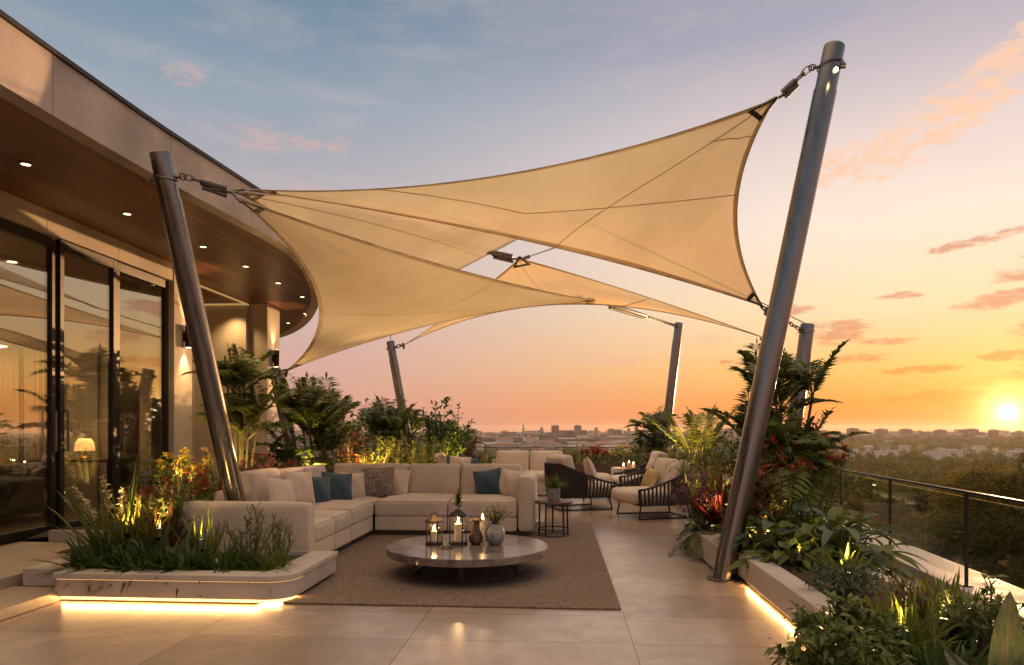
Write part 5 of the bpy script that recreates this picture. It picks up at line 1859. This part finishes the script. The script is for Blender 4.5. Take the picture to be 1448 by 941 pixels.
broadleaf('green clump of pointed leaves just behind the foot of the tallest mast', at(1082, 6.95, ZR), 40, .24, .08, .30, L_mid, (20, 80), rad=.14)
broadleaf('long leaved clump on the railing side of the planter', at(1195, 6.4, ZR), 34, .34, .085, .38, L_blue, (15, 75), rad=.18)
fern('feathery fern arching over the railing side of the long planter', at(1215, 6.0, ZR), 22, .62, L_mid, .15, .03, (15, 70))
strap('yellow lit rosette of upright blades in bare soil', at(1190, 5.45, ZR), 36, .44, .040, L_lime, (45, 85), .35, .06)
shrub('low spreading grey green ground shrub in front of the yellow rosette', at(1195, 5.05, ZR), .22, .36, 900, .05, .016, L_blue, stems=22, prof='lance')
shrub('dark fine leaved bush hanging over the light strip in the near planter', at(1195, 3.5, ZR), .32, .27, 1700, .075, .026, L_mid, stems=20, prof='lance')
strap('bright green clump of pointed blades in the near planter', at(1225, 3.6, ZR), 150, .36, .026, L_mid, (30, 88), .4, .14)
strap('golden lit clump of blades in the middle of the near planter', at(1285, 3.75, ZR), 130, .40, .024, L_lime, (40, 88), .35, .12)
shrub('pinkish flowering sprigs between the golden blades and the kerb', at(1280, 4.15, ZR), .34, .2, 260, .05, .016, L_rust, stems=9, flowers=60, fm=P_pink, fl=.03)
strap('tall green blades on the railing side of the near planter', at(1345, 4.0, ZR), 150, .40, .026, L_mid, (30, 85), .45, .13)
shrub('leafy green bush by the kerb, next to the big pointed leaves', at(1390, 3.75, ZR), .36, .26, 500, .07, .028, L_mid, stems=14)
fern('dark fern at the bottom of the near planter under the golden blades', at(1250, 3.2, ZR), 24, .38, L_deep, .09, .024, (10, 70))
strap('dense dark blades below the tall green ones in the near planter', at(1330, 3.3, ZR), 180, .30, .026, L_deep, (20, 85), .5, .16)
t = plant_thing('big_leaf_plant', 'plant with huge pointed grey green leaves at the near end of the planter', 'plant', at(1418, 2.75, ZR))
fol, ribs = MB(), MB()
b = np.array(tuple(at(1418, 2.75, ZR)))
rt = np.array([CS, SN, 0]); fw = np.array([-SN, CS, 0])
for (d, L_, w_, dr) in [(rt * .12 + fw * .1 + np.array([0, 0, 1]), .58, .12, .02), (-rt * .42 + fw * .05 + np.array([0, 0, .8]), .62, .10, .18), (-rt * .62 - fw * .15 + np.array([0, 0, .55]), .52, .10, .2),
                         (rt * .7 + fw * .5 + np.array([0, 0, .6]), .50, .11, .3), (rt * .5 - fw * .3 + np.array([0, 0, .7]), .46, .10, .2), (-rt * .1 + fw * .7 + np.array([0, 0, .8]), .46, .10, .2)]:
    leaves(fol, b[None], d[None], L_, w_, dr, 12, 'oval', .22, roll=rng.normal(0, .25, 1))
    ribs.tube(curve_pts(b, nrmz(np.array(d)), L_ * .97, dr, 10) + [0, 0, .002], np.linspace(.0042, .0012, 10), 5)
part('leaves', fol, mat('leaf_huge', (0.05, 0.075, 0.04), .4, col2=(0.11, 0.13, 0.07), vscale=14.0, translucent=.3, bump=.4, bscale=30, stretch=(4, 4, 1)), t, smooth=True)
part('midribs', ribs, leafmat('midrib', (0.30, 0.22, 0.10), (0.36, 0.27, 0.13)), t, smooth=True)

palm('small dark palm rising beside the dark bushy tree behind the sofa', at(640, 16.4, .3), 1.4, 5, 6, .7, .2, L_mid, .26, .045, (35, 84), .4, 20, stem_h=.85)
palm('dark palm low against the back railing, left of the bushy tree', at(575, 16.9, .3), 1.6, 5, 6, .85, .2, L_deep, .28, .045, (30, 84), .4, 20, stem_h=1.1)
fern('bright fern filling the space between pale broad leaves and the railing', at(1178, 7.2, ZR), 26, .6, L_mid, .15, .034, (25, 80))
broadleaf('fresh green broad leaves under the crimson flowering branches', at(1135, 7.3, ZR), 44, .26, .10, .5, L_mid, (20, 80), rad=.2)
shrub('violet and pink flowering sprigs at the mast side of the long planter', at(1070, 7.5, ZR), .75, .3, 500, .09, .03, L_mid, stems=12, flowers=60, fm=P_pink, fl=.05, top=True)
strap('lush bright blades crowding the kerb side of the near planter', at(1310, 4.4, ZR), 120, .38, .028, L_lime, (25, 85), .45, .14)
shrub('round leafy green bush hanging over the near end of the light strip', at(1180, 3.1, ZR), .30, .24, 900, .075, .028, L_mid, stems=16)

# ---- far right bed, back railing
ZQ = .26
palm('uplit golden palm with upright fronds behind the two cushion armchair', at(985, 13.2, ZQ), 2.0, 2, 6, 1.3, .10, L_lime, .34, .05, (45, 89), .30, 26, stem_h=.62)
palm('dark feathery palm growing against the mast near the uplit palm', at(928, 16.0, ZQ), 1.9, 5, 7, .85, .2, L_mid, .30, .045, (35, 86), .4, 20, stem_h=1.0, hv=.5)
fern('yellow lit fern at the foot of the rear mast', at(944, 14.6, ZQ), 24, .95, L_lime, .2, .04)
shrub('yellow lit bush between the rear mast and the uplit palm', at(962, 13.6, ZQ), .85, .5, 700, .11, .03, L_lime, stems=14, prof='lance')
shrub('green bush behind the cushions of the two cushion armchair', at(1005, 12.0, ZQ), .95, .45, 700, .11, .032, L_mid, stems=14, prof='lance')
shrub('dark bush between the cordyline and the valley railing', at(1045, 12.0, ZQ), 1.1, .55, 800, .12, .04, L_deep, stems=14)
shrub('red flowering bush in the timber trough', at(842, 19.5, .40), .42, .4, 420, .10, .035, L_mid, stems=11, flowers=90, fm=P_red, fl=.09, top=True)
shrub('yellow flowering bush in the timber trough, next to the red one', at(870, 19.5, .40), .42, .4, 420, .10, .035, L_lime, stems=11, flowers=90, fm=P_yellow, fl=.09, top=True)
shrub('low green bush at the mast end of the timber trough', at(900, 19.5, .40), .36, .4, 420, .10, .035, L_mid, stems=11)
shrub('orange tinged bush in the timber trough near the candles', at(925, 19.5, .40), .36, .35, 380, .10, .035, L_rust, stems=11)
strap('upright yellow blades in the trough behind the cream armchair pillow', at(806, 19.5, .40), 60, .75, .05, L_lime, (50, 86), .4, .15)
strap('upright green blades at the loveseat end of the timber trough', at(735, 19.5, .40), 60, .45, .04, L_mid, (40, 86), .4, .2)
strap('thin green blades growing by the back railing beside the bushy tree', at(690, 18.0, .28), 60, .8, .03, L_mid, (50, 86), .4, .2)

# ---- plants in pots
t, p = POT1
fol, stm = MB(), MB()
b = np.array(tuple(p)) + [0, 0, .17]
for i in range(26):
    d = rand_dir(48, 88)
    C = curve_pts(b, d, rng.uniform(.14, .30), .2, 6)
    stm.tube(C, np.linspace(.003, .0015, 6), 4, cap=False)
    leaves(fol, C[rng.integers(1, 6, 12)], nrmz(rng.normal(size=(12, 3)) + [0, 0, .5]), .035, .012, .2, 2)
part('sprigs', fol, L_lime, t, smooth=True)
part('stems', stm, M_stem, t, smooth=True)
fol = MB()
b = np.array((SX, SY, .463 + .15))
n_ = 230
a = rng.uniform(0, 6.28, n_); e = np.radians(rng.uniform(35, 88, n_))
D = np.stack([np.cos(a) * np.cos(e), np.sin(a) * np.cos(e), np.sin(e)], 1)
leaves(fol, np.tile(b, (n_, 1)) + rng.normal(0, .03, (n_, 3)) * [1, 1, 0], D, rng.uniform(.18, .38, n_), .008, .6 * rng.uniform(.3, 1.2, n_), 5, 'strap', .3)
part('grass_blades', fol, L_lime, gp, smooth=True)
sp = thing('succulent', 'small dark spiky succulent sitting on top of the tall lantern', 'plant', (LX, LY, LZ + .345))
fol = MB()
b = np.array((LX, LY, LZ + .345))
n_ = 46
a = rng.uniform(0, 6.28, n_); e = np.radians(rng.uniform(10, 88, n_))
D = np.stack([np.cos(a) * np.cos(e), np.sin(a) * np.cos(e), np.sin(e)], 1)
leaves(fol, np.tile(b, (n_, 1)) + np.stack([np.zeros(n_), np.zeros(n_), rng.uniform(0, .10, n_)], 1), D, rng.uniform(.05, .11, n_), .016, .1, 3, 'lance', .3)
st_ = MB().tube([b, b + [0.005, 0, .19]], .004, 5)
leaves(fol, b + np.stack([np.zeros(14), np.zeros(14), np.linspace(.08, .19, 14)], 1), nrmz(rng.normal(size=(14, 3)) + [0, 0, .6]), .05, .012, .1, 2)
part('leaves', fol, L_deep, sp, smooth=True)
part('stem', st_, M_stem, sp)

# ---- garden spotlights
UPL = [
    (180, 6.35, ZF + .2, at(190, 6.9, 1.0), 34, 'small spotlight at the foot of the cream flower spike'),
    (284, 6.15, ZF + .1, at(286, 6.6, .9), 12, 'small spotlight shining up the yellow blades by the sofa arm'),
    (262, 7.9, ZB + .5, at(268, 8.8, 1.1), 18, 'small spotlight below the pale yellow flowering shrub'),
    (330, 10.1, ZB, at(340, 10.9, 2.2), 40, 'small spotlight at the foot of the feathery palm'),
    (446, 11.3, .36, at(446, 12.0, 1.8), 80, 'small spotlight at the foot of the bushy palm'),
    (526, 11.55, .36, at(526, 13.0, 1.2), 60, 'small spotlight behind the corner of the sofa'),
    (548, 11.55, .36, at(556, 13.0, 1.1), 70, 'small spotlight by the mast behind the sofa'),
    (500, 11.55, .36, at(500, 12.8, 1.1), 60, 'small spotlight in the reddish shrub behind the sofa'),
    (606, 15.7, .3, at(600, 16.6, 1.5), 60, 'small spotlight between the leafy shrub and the bushy tree'),
    (1130, 6.0, ZR, at(1130, 6.9, .9), 8, 'small spotlight tucked among the broad leaved clumps'),
    (1060, 6.9, ZR, at(1075, 7.6, 1.1), 10, 'small spotlight right behind the foot of the tallest mast'),
    (640, 15.0, .3, at(632, 15.9, 1.4), 60, 'small spotlight in front of the dark bushy tree'),
    (980, 12.7, ZQ, at(985, 13.2, 1.8), 90, 'small spotlight below the uplit golden palm'),
    (940, 14.2, ZQ, at(938, 15.4, 1.4), 60, 'small spotlight at the foot of the rear mast'),
    (1008, 7.7, ZR, at(1003, 8.4, 1.2), 10, 'small spotlight in the airy shrub at the far end of the long planter'),
    (1085, 7.0, ZR, at(1100, 7.9, 1.8), 44, 'small spotlight below the tallest palm'),
    (1197, 5.2, ZR, at(1190, 5.5, 1.0), 9, 'small spotlight at the foot of the yellow rosette'),
    (1275, 3.6, ZR + .03, at(1285, 3.85, .9), 8, 'small spotlight among the golden blades of the near planter'),
    (1335, 3.85, ZR + .02, at(1340, 4.05, .9), 5, 'small spotlight among the tall blades on the railing side'),
    (225, 6.5, ZF + .15, at(228, 6.9, 1.0), 14, 'small spotlight in the copper coloured grass'),
    (1180, 3.45, ZR, at(1180, 3.75, .9), 4, 'small spotlight under the dark bush by the light strip'),
    (1412, 2.62, ZR, at(1400, 2.85, .9), 3, 'small spotlight beneath the huge pointed leaves'),
]
for (px, d, z, tg, en, lab) in UPL:
    uplight(px, d, z, tg, en * (2.6 if d > 7 else 2.2), lab)
# stronger floods that wash the sails from below
uplight(206, 7.3, ZB, U(560, 330, 8.5), 260, 'garden floodlight by the leaning mast, washing the low sail', 75, (1.0, .66, .30))
uplight(470, 11.4, ZB, U(640, 330, 9.5), 340, 'garden floodlight behind the sofa corner, aimed at the sails', 80, (1.0, .66, .30))
uplight(1055, 7.6, ZR, U(820, 320, 8.0), 190, 'garden floodlight behind the tallest mast, washing the largest sail', 80, (1.0, .66, .30))
uplight(955, 13.4, ZQ, U(860, 400, 11.5), 250, 'garden floodlight near the uplit palm, aimed at the rear sail', 80, (1.0, .66, .30))

# ================================================================== VALLEY: trees, houses, skyline
def crown_mb(h, r, n, leaf, squash=.8, clumps=38):
    """leaf clumps spread through an uneven crown"""
    mb = MB()
    c = []
    while len(c) < clumps:
        p = rng.normal(size=3)
        p = p / np.linalg.norm(p) * rng.uniform(.35, 1.0) ** .5
        if p[2] < -.55: continue
        c.append(p * [r * rng.uniform(.8, 1.1), r * rng.uniform(.8, 1.1), h * .36])
    c = np.array(c) + [0, 0, h * .64]
    k = rng.integers(0, clumps, n)
    rad_ = rng.uniform(.16, .34, clumps) * r
    d = nrmz(rng.normal(size=(n, 3)))
    P = c[k] + d * (rad_[k] * rng.uniform(.35, 1.0, n) ** .5)[:, None] * [1, 1, .75]
    D = nrmz(d + rng.normal(0, .7, (n, 3)) + [0, 0, .2])
    cards(mb, P, D, leaf * rng.uniform(.6, 1.3, n), leaf * .62 * rng.uniform(.7, 1.2, n))
    return mb, c


def tree_proto(label, h, r, n, leaf, m, group):
    t = thing('leafy_tree', label, 'tree', (0, 0, 0), group)
    mb, c = crown_mb(h, r, n, leaf)
    part('crown', mb, m, t)
    tk = MB().tube([(0, 0, 0), (.05, .03, h * .3), (0, 0, h * .6)], [h * .03, h * .022, h * .012], 8)
    for i in range(9):
        tk.tube([(0, 0, h * (.25 + .03 * i)), c[i * 3] * [.5, .5, 1] - [0, 0, h * .08], c[i * 3]], [h * .012, h * .008, h * .003], 5)
    part('trunk', tk, M_bark, t, smooth=True)
    return t


def put(t, x, y, s, rz, dz=0.0):
    t.location = (x, y, float(land_z(np.array(x), np.array(y))) - .1 + dz)
    t.rotation_euler = (0, 0, rz)
    t.scale = (s, s, s)


near_l = [
    ('tall dark leafy tree nearest the railing, rising above the handrail', 1425, 44, 13.4, T_olive),
    ('big olive tree beyond the glass between two railing posts', 1285, 50, 10.2, T_olive),
    ('broad olive tree lower down the slope, before the tall dark tree', 1352, 40, 8.8, T_olive),
    ('dark tree at the frame edge behind the tall railing tree', 1500, 40, 14.0, T_dark),
    ('golden edged tree just beyond the palm, low behind the railing', 1228, 62, 10.2, T_olive),
    ('dark rounded tree below the kerb, near the huge pointed leaves', 1420, 30, 7.8, T_dark),
]
GT = 'trees of the wooded valley'
protos = [tree_proto('round leafy tree in the wooded valley below the terrace', 11, 4.6, 6500, .36, T_green, GT),
          tree_proto('round leafy tree in the wooded valley below the terrace', 11, 5.2, 6500, .36, T_olive, GT),
          tree_proto('round leafy tree in the wooded valley below the terrace', 12, 4.2, 6500, .36, T_dark, GT)]
fine = {T_dark: tree_proto(near_l[0][0], 11, 4.4, 26000, .19, T_dark, None), T_olive: tree_proto(near_l[1][0], 11, 5.0, 26000, .19, T_olive, None)}
used = set()
for lab, px, d, h, m in near_l:
    o = fine[m] if m not in used else copy_tree(fine[m])
    used.add(m)
    o['label'] = lab
    p = at(px, d)
    put(o, p.x, p.y, h / 11, rng.uniform(0, 6))
# trees one can tell apart, out to some 330 m
spots = []
tries = 0
while len(spots) < 210 and tries < 9000:
    tries += 1
    d = 55 + 300 * rng.uniform(0, 1) ** 1.35
    px = rng.uniform(560, 1500)
    p = at(px, d)
    if math.hypot(p.x - 196, p.y - 300) < 42 or (1185 < px < 1262 and 200 < d < 300): continue
    if any((p.x - q[0]) ** 2 + (p.y - q[1]) ** 2 < 30 for q in spots): continue
    spots.append((p.x, p.y))
first = [True] * 3
for i, (x, y) in enumerate(spots):
    k = i % 3
    o = protos[k] if first[k] else copy_tree(protos[k])
    first[k] = False
    put(o, x, y, rng.uniform(.65, 1.15), rng.uniform(0, 6.28))

VILLAS = [(1160, 641), (1183, 639), (1206, 646), (1150, 646), (1228, 641), (1252, 640), (1262, 645), (1247, 648), (1279, 639), (1256, 630), (1330, 647), (1343, 643),
          (1352, 646), (1375, 642), (1385, 639), (1410, 648), (1432, 648), (1317, 650), (1442, 642)]
VP_ = [at(px, 31.0 * FPX / (py - 608)) for px, py in VILLAS]


def opens_to_villa(x, y):
    """lawns in front of the villas are free of trees"""
    r = math.hypot(x, y)
    for v in VP_:
        rv = math.hypot(v.x, v.y)
        if -25 < rv - r < 170 and abs(x * v.y - y * v.x) / rv < 8:
            return True
    return False


# the far wood reads as one mass
def far_wood():
    var = []
    for _ in range(4):
        mb, _c = crown_mb(10, 4.8, 330, 1.25, clumps=20)
        var.append(np.concatenate(mb.V))
    Vs = []
    for i in range(5200):
        d = 300 + 2900 * rng.uniform(0, 1) ** 1.9
        a = rng.uniform(-.52, .78)
        x, y = d * math.sin(a), d * math.cos(a)
        if math.hypot(x - 196, y - 300) < 48: continue
        if opens_to_villa(x, y): continue
        city = (a < .28 and d > 560)
        if city and rng.uniform() < .55: continue
        s_ = rng.uniform(.6, 1.25) * (1.0 if d < 1200 else 1.15)
        v = var[i % 4]
        k = v if d < 800 else v.reshape(-1, 4, 3)[:150].reshape(-1, 3) * [1.1, 1.1, 1]
        Vs.append(k * s_ + [x, y, float(land_z(np.array(x), np.array(y))) - .4])
    V = np.concatenate(Vs)
    return MB().add(V, np.arange(len(V)).reshape(-1, 4))


tag(part('forest', far_wood(), T_green), 'dark far wood of tree tops stretching over the valley to the city', 'forest', kind='stuff')

# pond and a mown clearing
M_water = mat('pond_water', (0.02, 0.025, 0.02), .06, var=.1, bump=.05, bscale=3)
el = [(196 + 33 * math.cos(q) * (1 + .18 * math.sin(3 * q)), 300 + 34 * math.sin(q) * (1 + .2 * math.cos(2 * q))) for q in np.linspace(0, 2 * math.pi, 41)[:-1]]
tag(part('pond', MB().prism(el, -29.6, -28.55), M_water), kind='structure')
p = at(1222, 245)
el = [(p.x + 15 * math.cos(q), p.y + 42 * math.sin(q)) for q in np.linspace(0, 2 * math.pi, 31)[:-1]]
zc = max(float(land_z(np.array(x), np.array(y))) for x, y in el)
tag(part('mown_field', MB().prism(el, zc - 3, zc + .15), mat('mown_grass', (0.22, 0.17, 0.07), .95, var=.25, vscale=.2)), kind='structure')


def mat_block(name, wall, win, sx=3.2, sz=3.0):
    m = bpy.data.materials.new(name)
    m.use_nodes = True
    N = NT(m.node_tree)
    c = N.n('ShaderNodeTexCoord').outputs['Object']
    s_ = N.n('ShaderNodeSeparateXYZ', ins={0: c})
    h_ = N.m('ADD', s_.outputs[0], s_.outputs[1])
    fx = N.m('FRACT', N.m('DIVIDE', h_, sx)); fz = N.m('FRACT', N.m('DIVIDE', s_.outputs[2], sz))
    w_ = N.m('MULTIPLY', N.m('LESS_THAN', N.m('ABSOLUTE', N.m('SUBTRACT', fx, .5)), .3), N.m('LESS_THAN', N.m('ABSOLUTE', N.m('SUBTRACT', fz, .5)), .28))
    col = N.mix(w_, wall, win)
    p = N.n('ShaderNodeBsdfPrincipled', ins={'Base Color': col, 'Roughness': .7})
    N.t.links.new(p.outputs[0], N.n('ShaderNodeOutputMaterial').inputs[0])
    return m


M_blk = [mat_block('tower_facade', (0.16, 0.14, 0.145, 1), (0.04, 0.04, 0.05, 1)), mat_block('tower_facade_pale', (0.24, 0.21, 0.20, 1), (0.06, 0.055, 0.055, 1)), mat_block('tower_facade_brown', (0.15, 0.10, 0.085, 1), (0.04, 0.03, 0.03, 1))]
TW = [  # px, top y, width px, depth, words
    (673, 607, 3, 2900, 'thin distant tower at the tree end of the skyline'),
    (766, 605, 4, 2800, 'slim grey tower between the spire and the square tower block'),
    (785, 602, 10.5, 2400, 'square grey tower block on the skyline above the loveseat'),
    (817, 602, 10, 2400, 'grey tower block with a stepped top on the skyline'),
    (843, 605, 4, 2600, 'narrow tower with a pointed top beside the stepped block'),
    (864, 607, 9, 2700, 'pale slab block just beyond the narrow pointed tower'),
    (874, 608, 12, 2600, 'long low slab block on the skyline above the timber trough'),
    (889, 606, 4, 2700, 'slender twin block near the rear mast'),
    (900, 603, 5, 2500, 'taller slim block next to the slender twin block'),
    (912, 608, 10, 2700, 'low wide block half hidden by the dark feathery palm'),
    (1017, 598, 8, 1700, 'dark tower block above the red cordyline'),
    (1034, 606, 14, 2300, 'low block beside the dark tower above the cordyline'),
    (1183, 610, 9, 2500, 'low pale block next to the tallest palm'),
    (1206, 606, 14, 2300, 'wide brown slab nearest the tallest palm on the sunset skyline'),
    (1246, 607, 15, 2300, 'wide brown slab second from the palm on the sunset skyline'),
    (1281, 607, 14, 2300, 'wide brown slab third from the palm on the sunset skyline'),
    (1301, 609, 3, 2500, 'thin tower between the third and fourth sunset slabs'),
    (1329, 608, 13, 2300, 'brown slab fourth from the palm on the sunset skyline'),
    (1360, 608, 6, 2400, 'small square block beside the wide slab left of the sun'),
    (1374, 607, 15, 2300, 'wide slab standing closest before the sun'),
    (1405, 608, 11, 2300, 'slab almost under the setting sun'),
    (1441, 610, 8, 2500, 'low block past the setting sun'),
]
for i, (px, ty, w, d, lab) in enumerate(TW):
    p = at(px, d)
    gz = float(land_z(np.array(p.x), np.array(p.y)))
    top = CAM_H + d * (608 - ty + 1.0) / FPX
    W_ = w * d / FPX
    t = thing('tower_block', lab, 'building', (p.x, p.y, gz), 'tower blocks on the skyline')
    mb = MB().box((p.x - W_ / 2, p.y - W_ * .3, gz), (p.x + W_ / 2, p.y + W_ * .3, top - 3), .1, (p.x, p.y, 0))
    part('facade', mb, M_blk[(i + (px > 1100) * 2) % 3 if px < 1100 else 2], t)
    rf = MB().box((p.x - W_ * .30, p.y - W_ * .18, top - 2.98), (p.x + W_ * .22, p.y + W_ * .18, top), .1, (p.x, p.y, 0))
    part('roof_plant', rf, M_conc, t)
p = at(740, 2800)
gz = float(land_z(np.array(p.x), np.array(p.y)))
t = thing('spire', 'thin pointed spire on the skyline above the loveseat arm', 'tower', (p.x, p.y, gz))
part('shaft', MB().lathe([(6, 0), (5.5, 40), (3, 42), (2.6, 52), (.6, 62)], (p.x, p.y, gz), 10), M_conc, t)

M_wall = [mat('house_white', (0.62, 0.57, 0.52), .8, var=.08), mat('house_cream', (0.42, 0.31, 0.23), .8, var=.1), mat('house_grey', (0.22, 0.20, 0.20), .8, var=.1)]
M_roof = [mat('roof_tile', (0.30, 0.13, 0.07), .8, var=.25), mat('roof_grey', (0.16, 0.145, 0.14), .8, var=.25), mat('roof_pale', (0.36, 0.30, 0.26), .8, var=.1)]


def hut(V0, x, y, z, l, w, h, rz, flat):
    """walls and roof of one small house as two lists"""
    c, s_ = math.cos(rz), math.sin(rz)
    def T(P): return [(x + a * c - b * s_, y + a * s_ + b * c, z + q) for a, b, q in P]
    rh = .12 * w if flat else .42 * w
    Wl = T([(-l, -w, -2), (l, -w, -2), (l, w, -2), (-l, w, -2), (-l, -w, h), (l, -w, h), (l, w, h), (-l, w, h)])
    Rf = T([(-l * 1.05, -w * 1.1, h + .05), (l * 1.05, -w * 1.1, h + .05), (l * 1.05, w * 1.1, h + .05), (-l * 1.05, w * 1.1, h + .05), (-l * 1.05, 0, h + rh), (l * 1.05, 0, h + rh)])
    return Wl, Rf


WF = np.array([(0, 1, 5, 4), (1, 2, 6, 5), (2, 3, 7, 6), (3, 0, 4, 7), (4, 5, 6, 7)])
RF = [(0, 1, 5, 4), (2, 3, 4, 5), (0, 4, 3), (1, 2, 5)]
hs = []
# white villas in the wood, as the photograph shows them
for px, py in VILLAS:
    hs.append((px, py, 0, 1.0))
for i in range(150):
    py = 615.5 + 33 * rng.uniform(0, 1) ** 1.5
    hs.append((rng.uniform(655, 935), py, 1, 1.0))
for i in range(60):
    hs.append((rng.uniform(1120, 1448), 614.5 + 8 * rng.uniform(0, 1), 1, 1.0))
base_h = {}
for i, (px, py, kind, s_) in enumerate(hs):
    d = 31.0 * FPX / (py - 608)
    p = at(px, d)
    gz = float(land_z(np.array(p.x), np.array(p.y)))
    villa = kind == 0
    lab = 'white villa among the trees of the valley beyond the railing' if villa else 'low house in the town below the skyline'
    t = thing('house', lab, 'house', (p.x, p.y, gz), 'white villas among the trees' if villa else 'low houses of the distant town')
    l = rng.uniform(7, 12) * (1 if d < 900 else 1.4); w = rng.uniform(4, 6.5); h = rng.uniform(6, 10) + (8 if d > 1200 else 2.5)
    if villa: h, l, w = rng.uniform(6, 9), rng.uniform(4, 8), rng.uniform(3.5, 5)
    A, B = hut(None, p.x, p.y, gz, l, w, h, rng.uniform(-.5, .5), rng.uniform() < (.7 if villa else .4))
    mw = M_wall[0] if villa else M_wall[i % 3]
    part('wall', MB().add(A, WF), mw, t)
    part('roof', MB().add(B, RF), M_roof[2] if villa else M_roof[(i * 7) % 3], t)
# the rest of the city runs together
mb = MB()
for i in range(1500):
    d = rng.uniform(1500, 5200)
    px = rng.uniform(380, 1500)
    if px > 1100 and d < 1900: continue
    p = at(px, d)
    gz = float(land_z(np.array(p.x), np.array(p.y)))
    l, w, h = rng.uniform(9, 26), rng.uniform(7, 12), rng.uniform(7, 16) + (rng.uniform() < .10) * rng.uniform(6, 20)
    mb.box((p.x - l, p.y - w, gz - 1), (p.x + l, p.y + w, gz + h), rng.uniform(-.4, .4))
tag(part('distant_city', mb, mat('city_walls', (0.20, 0.165, 0.16), .8, var=.5, vscale=.02)), 'hazy low rise city running along the horizon', 'city', kind='stuff')
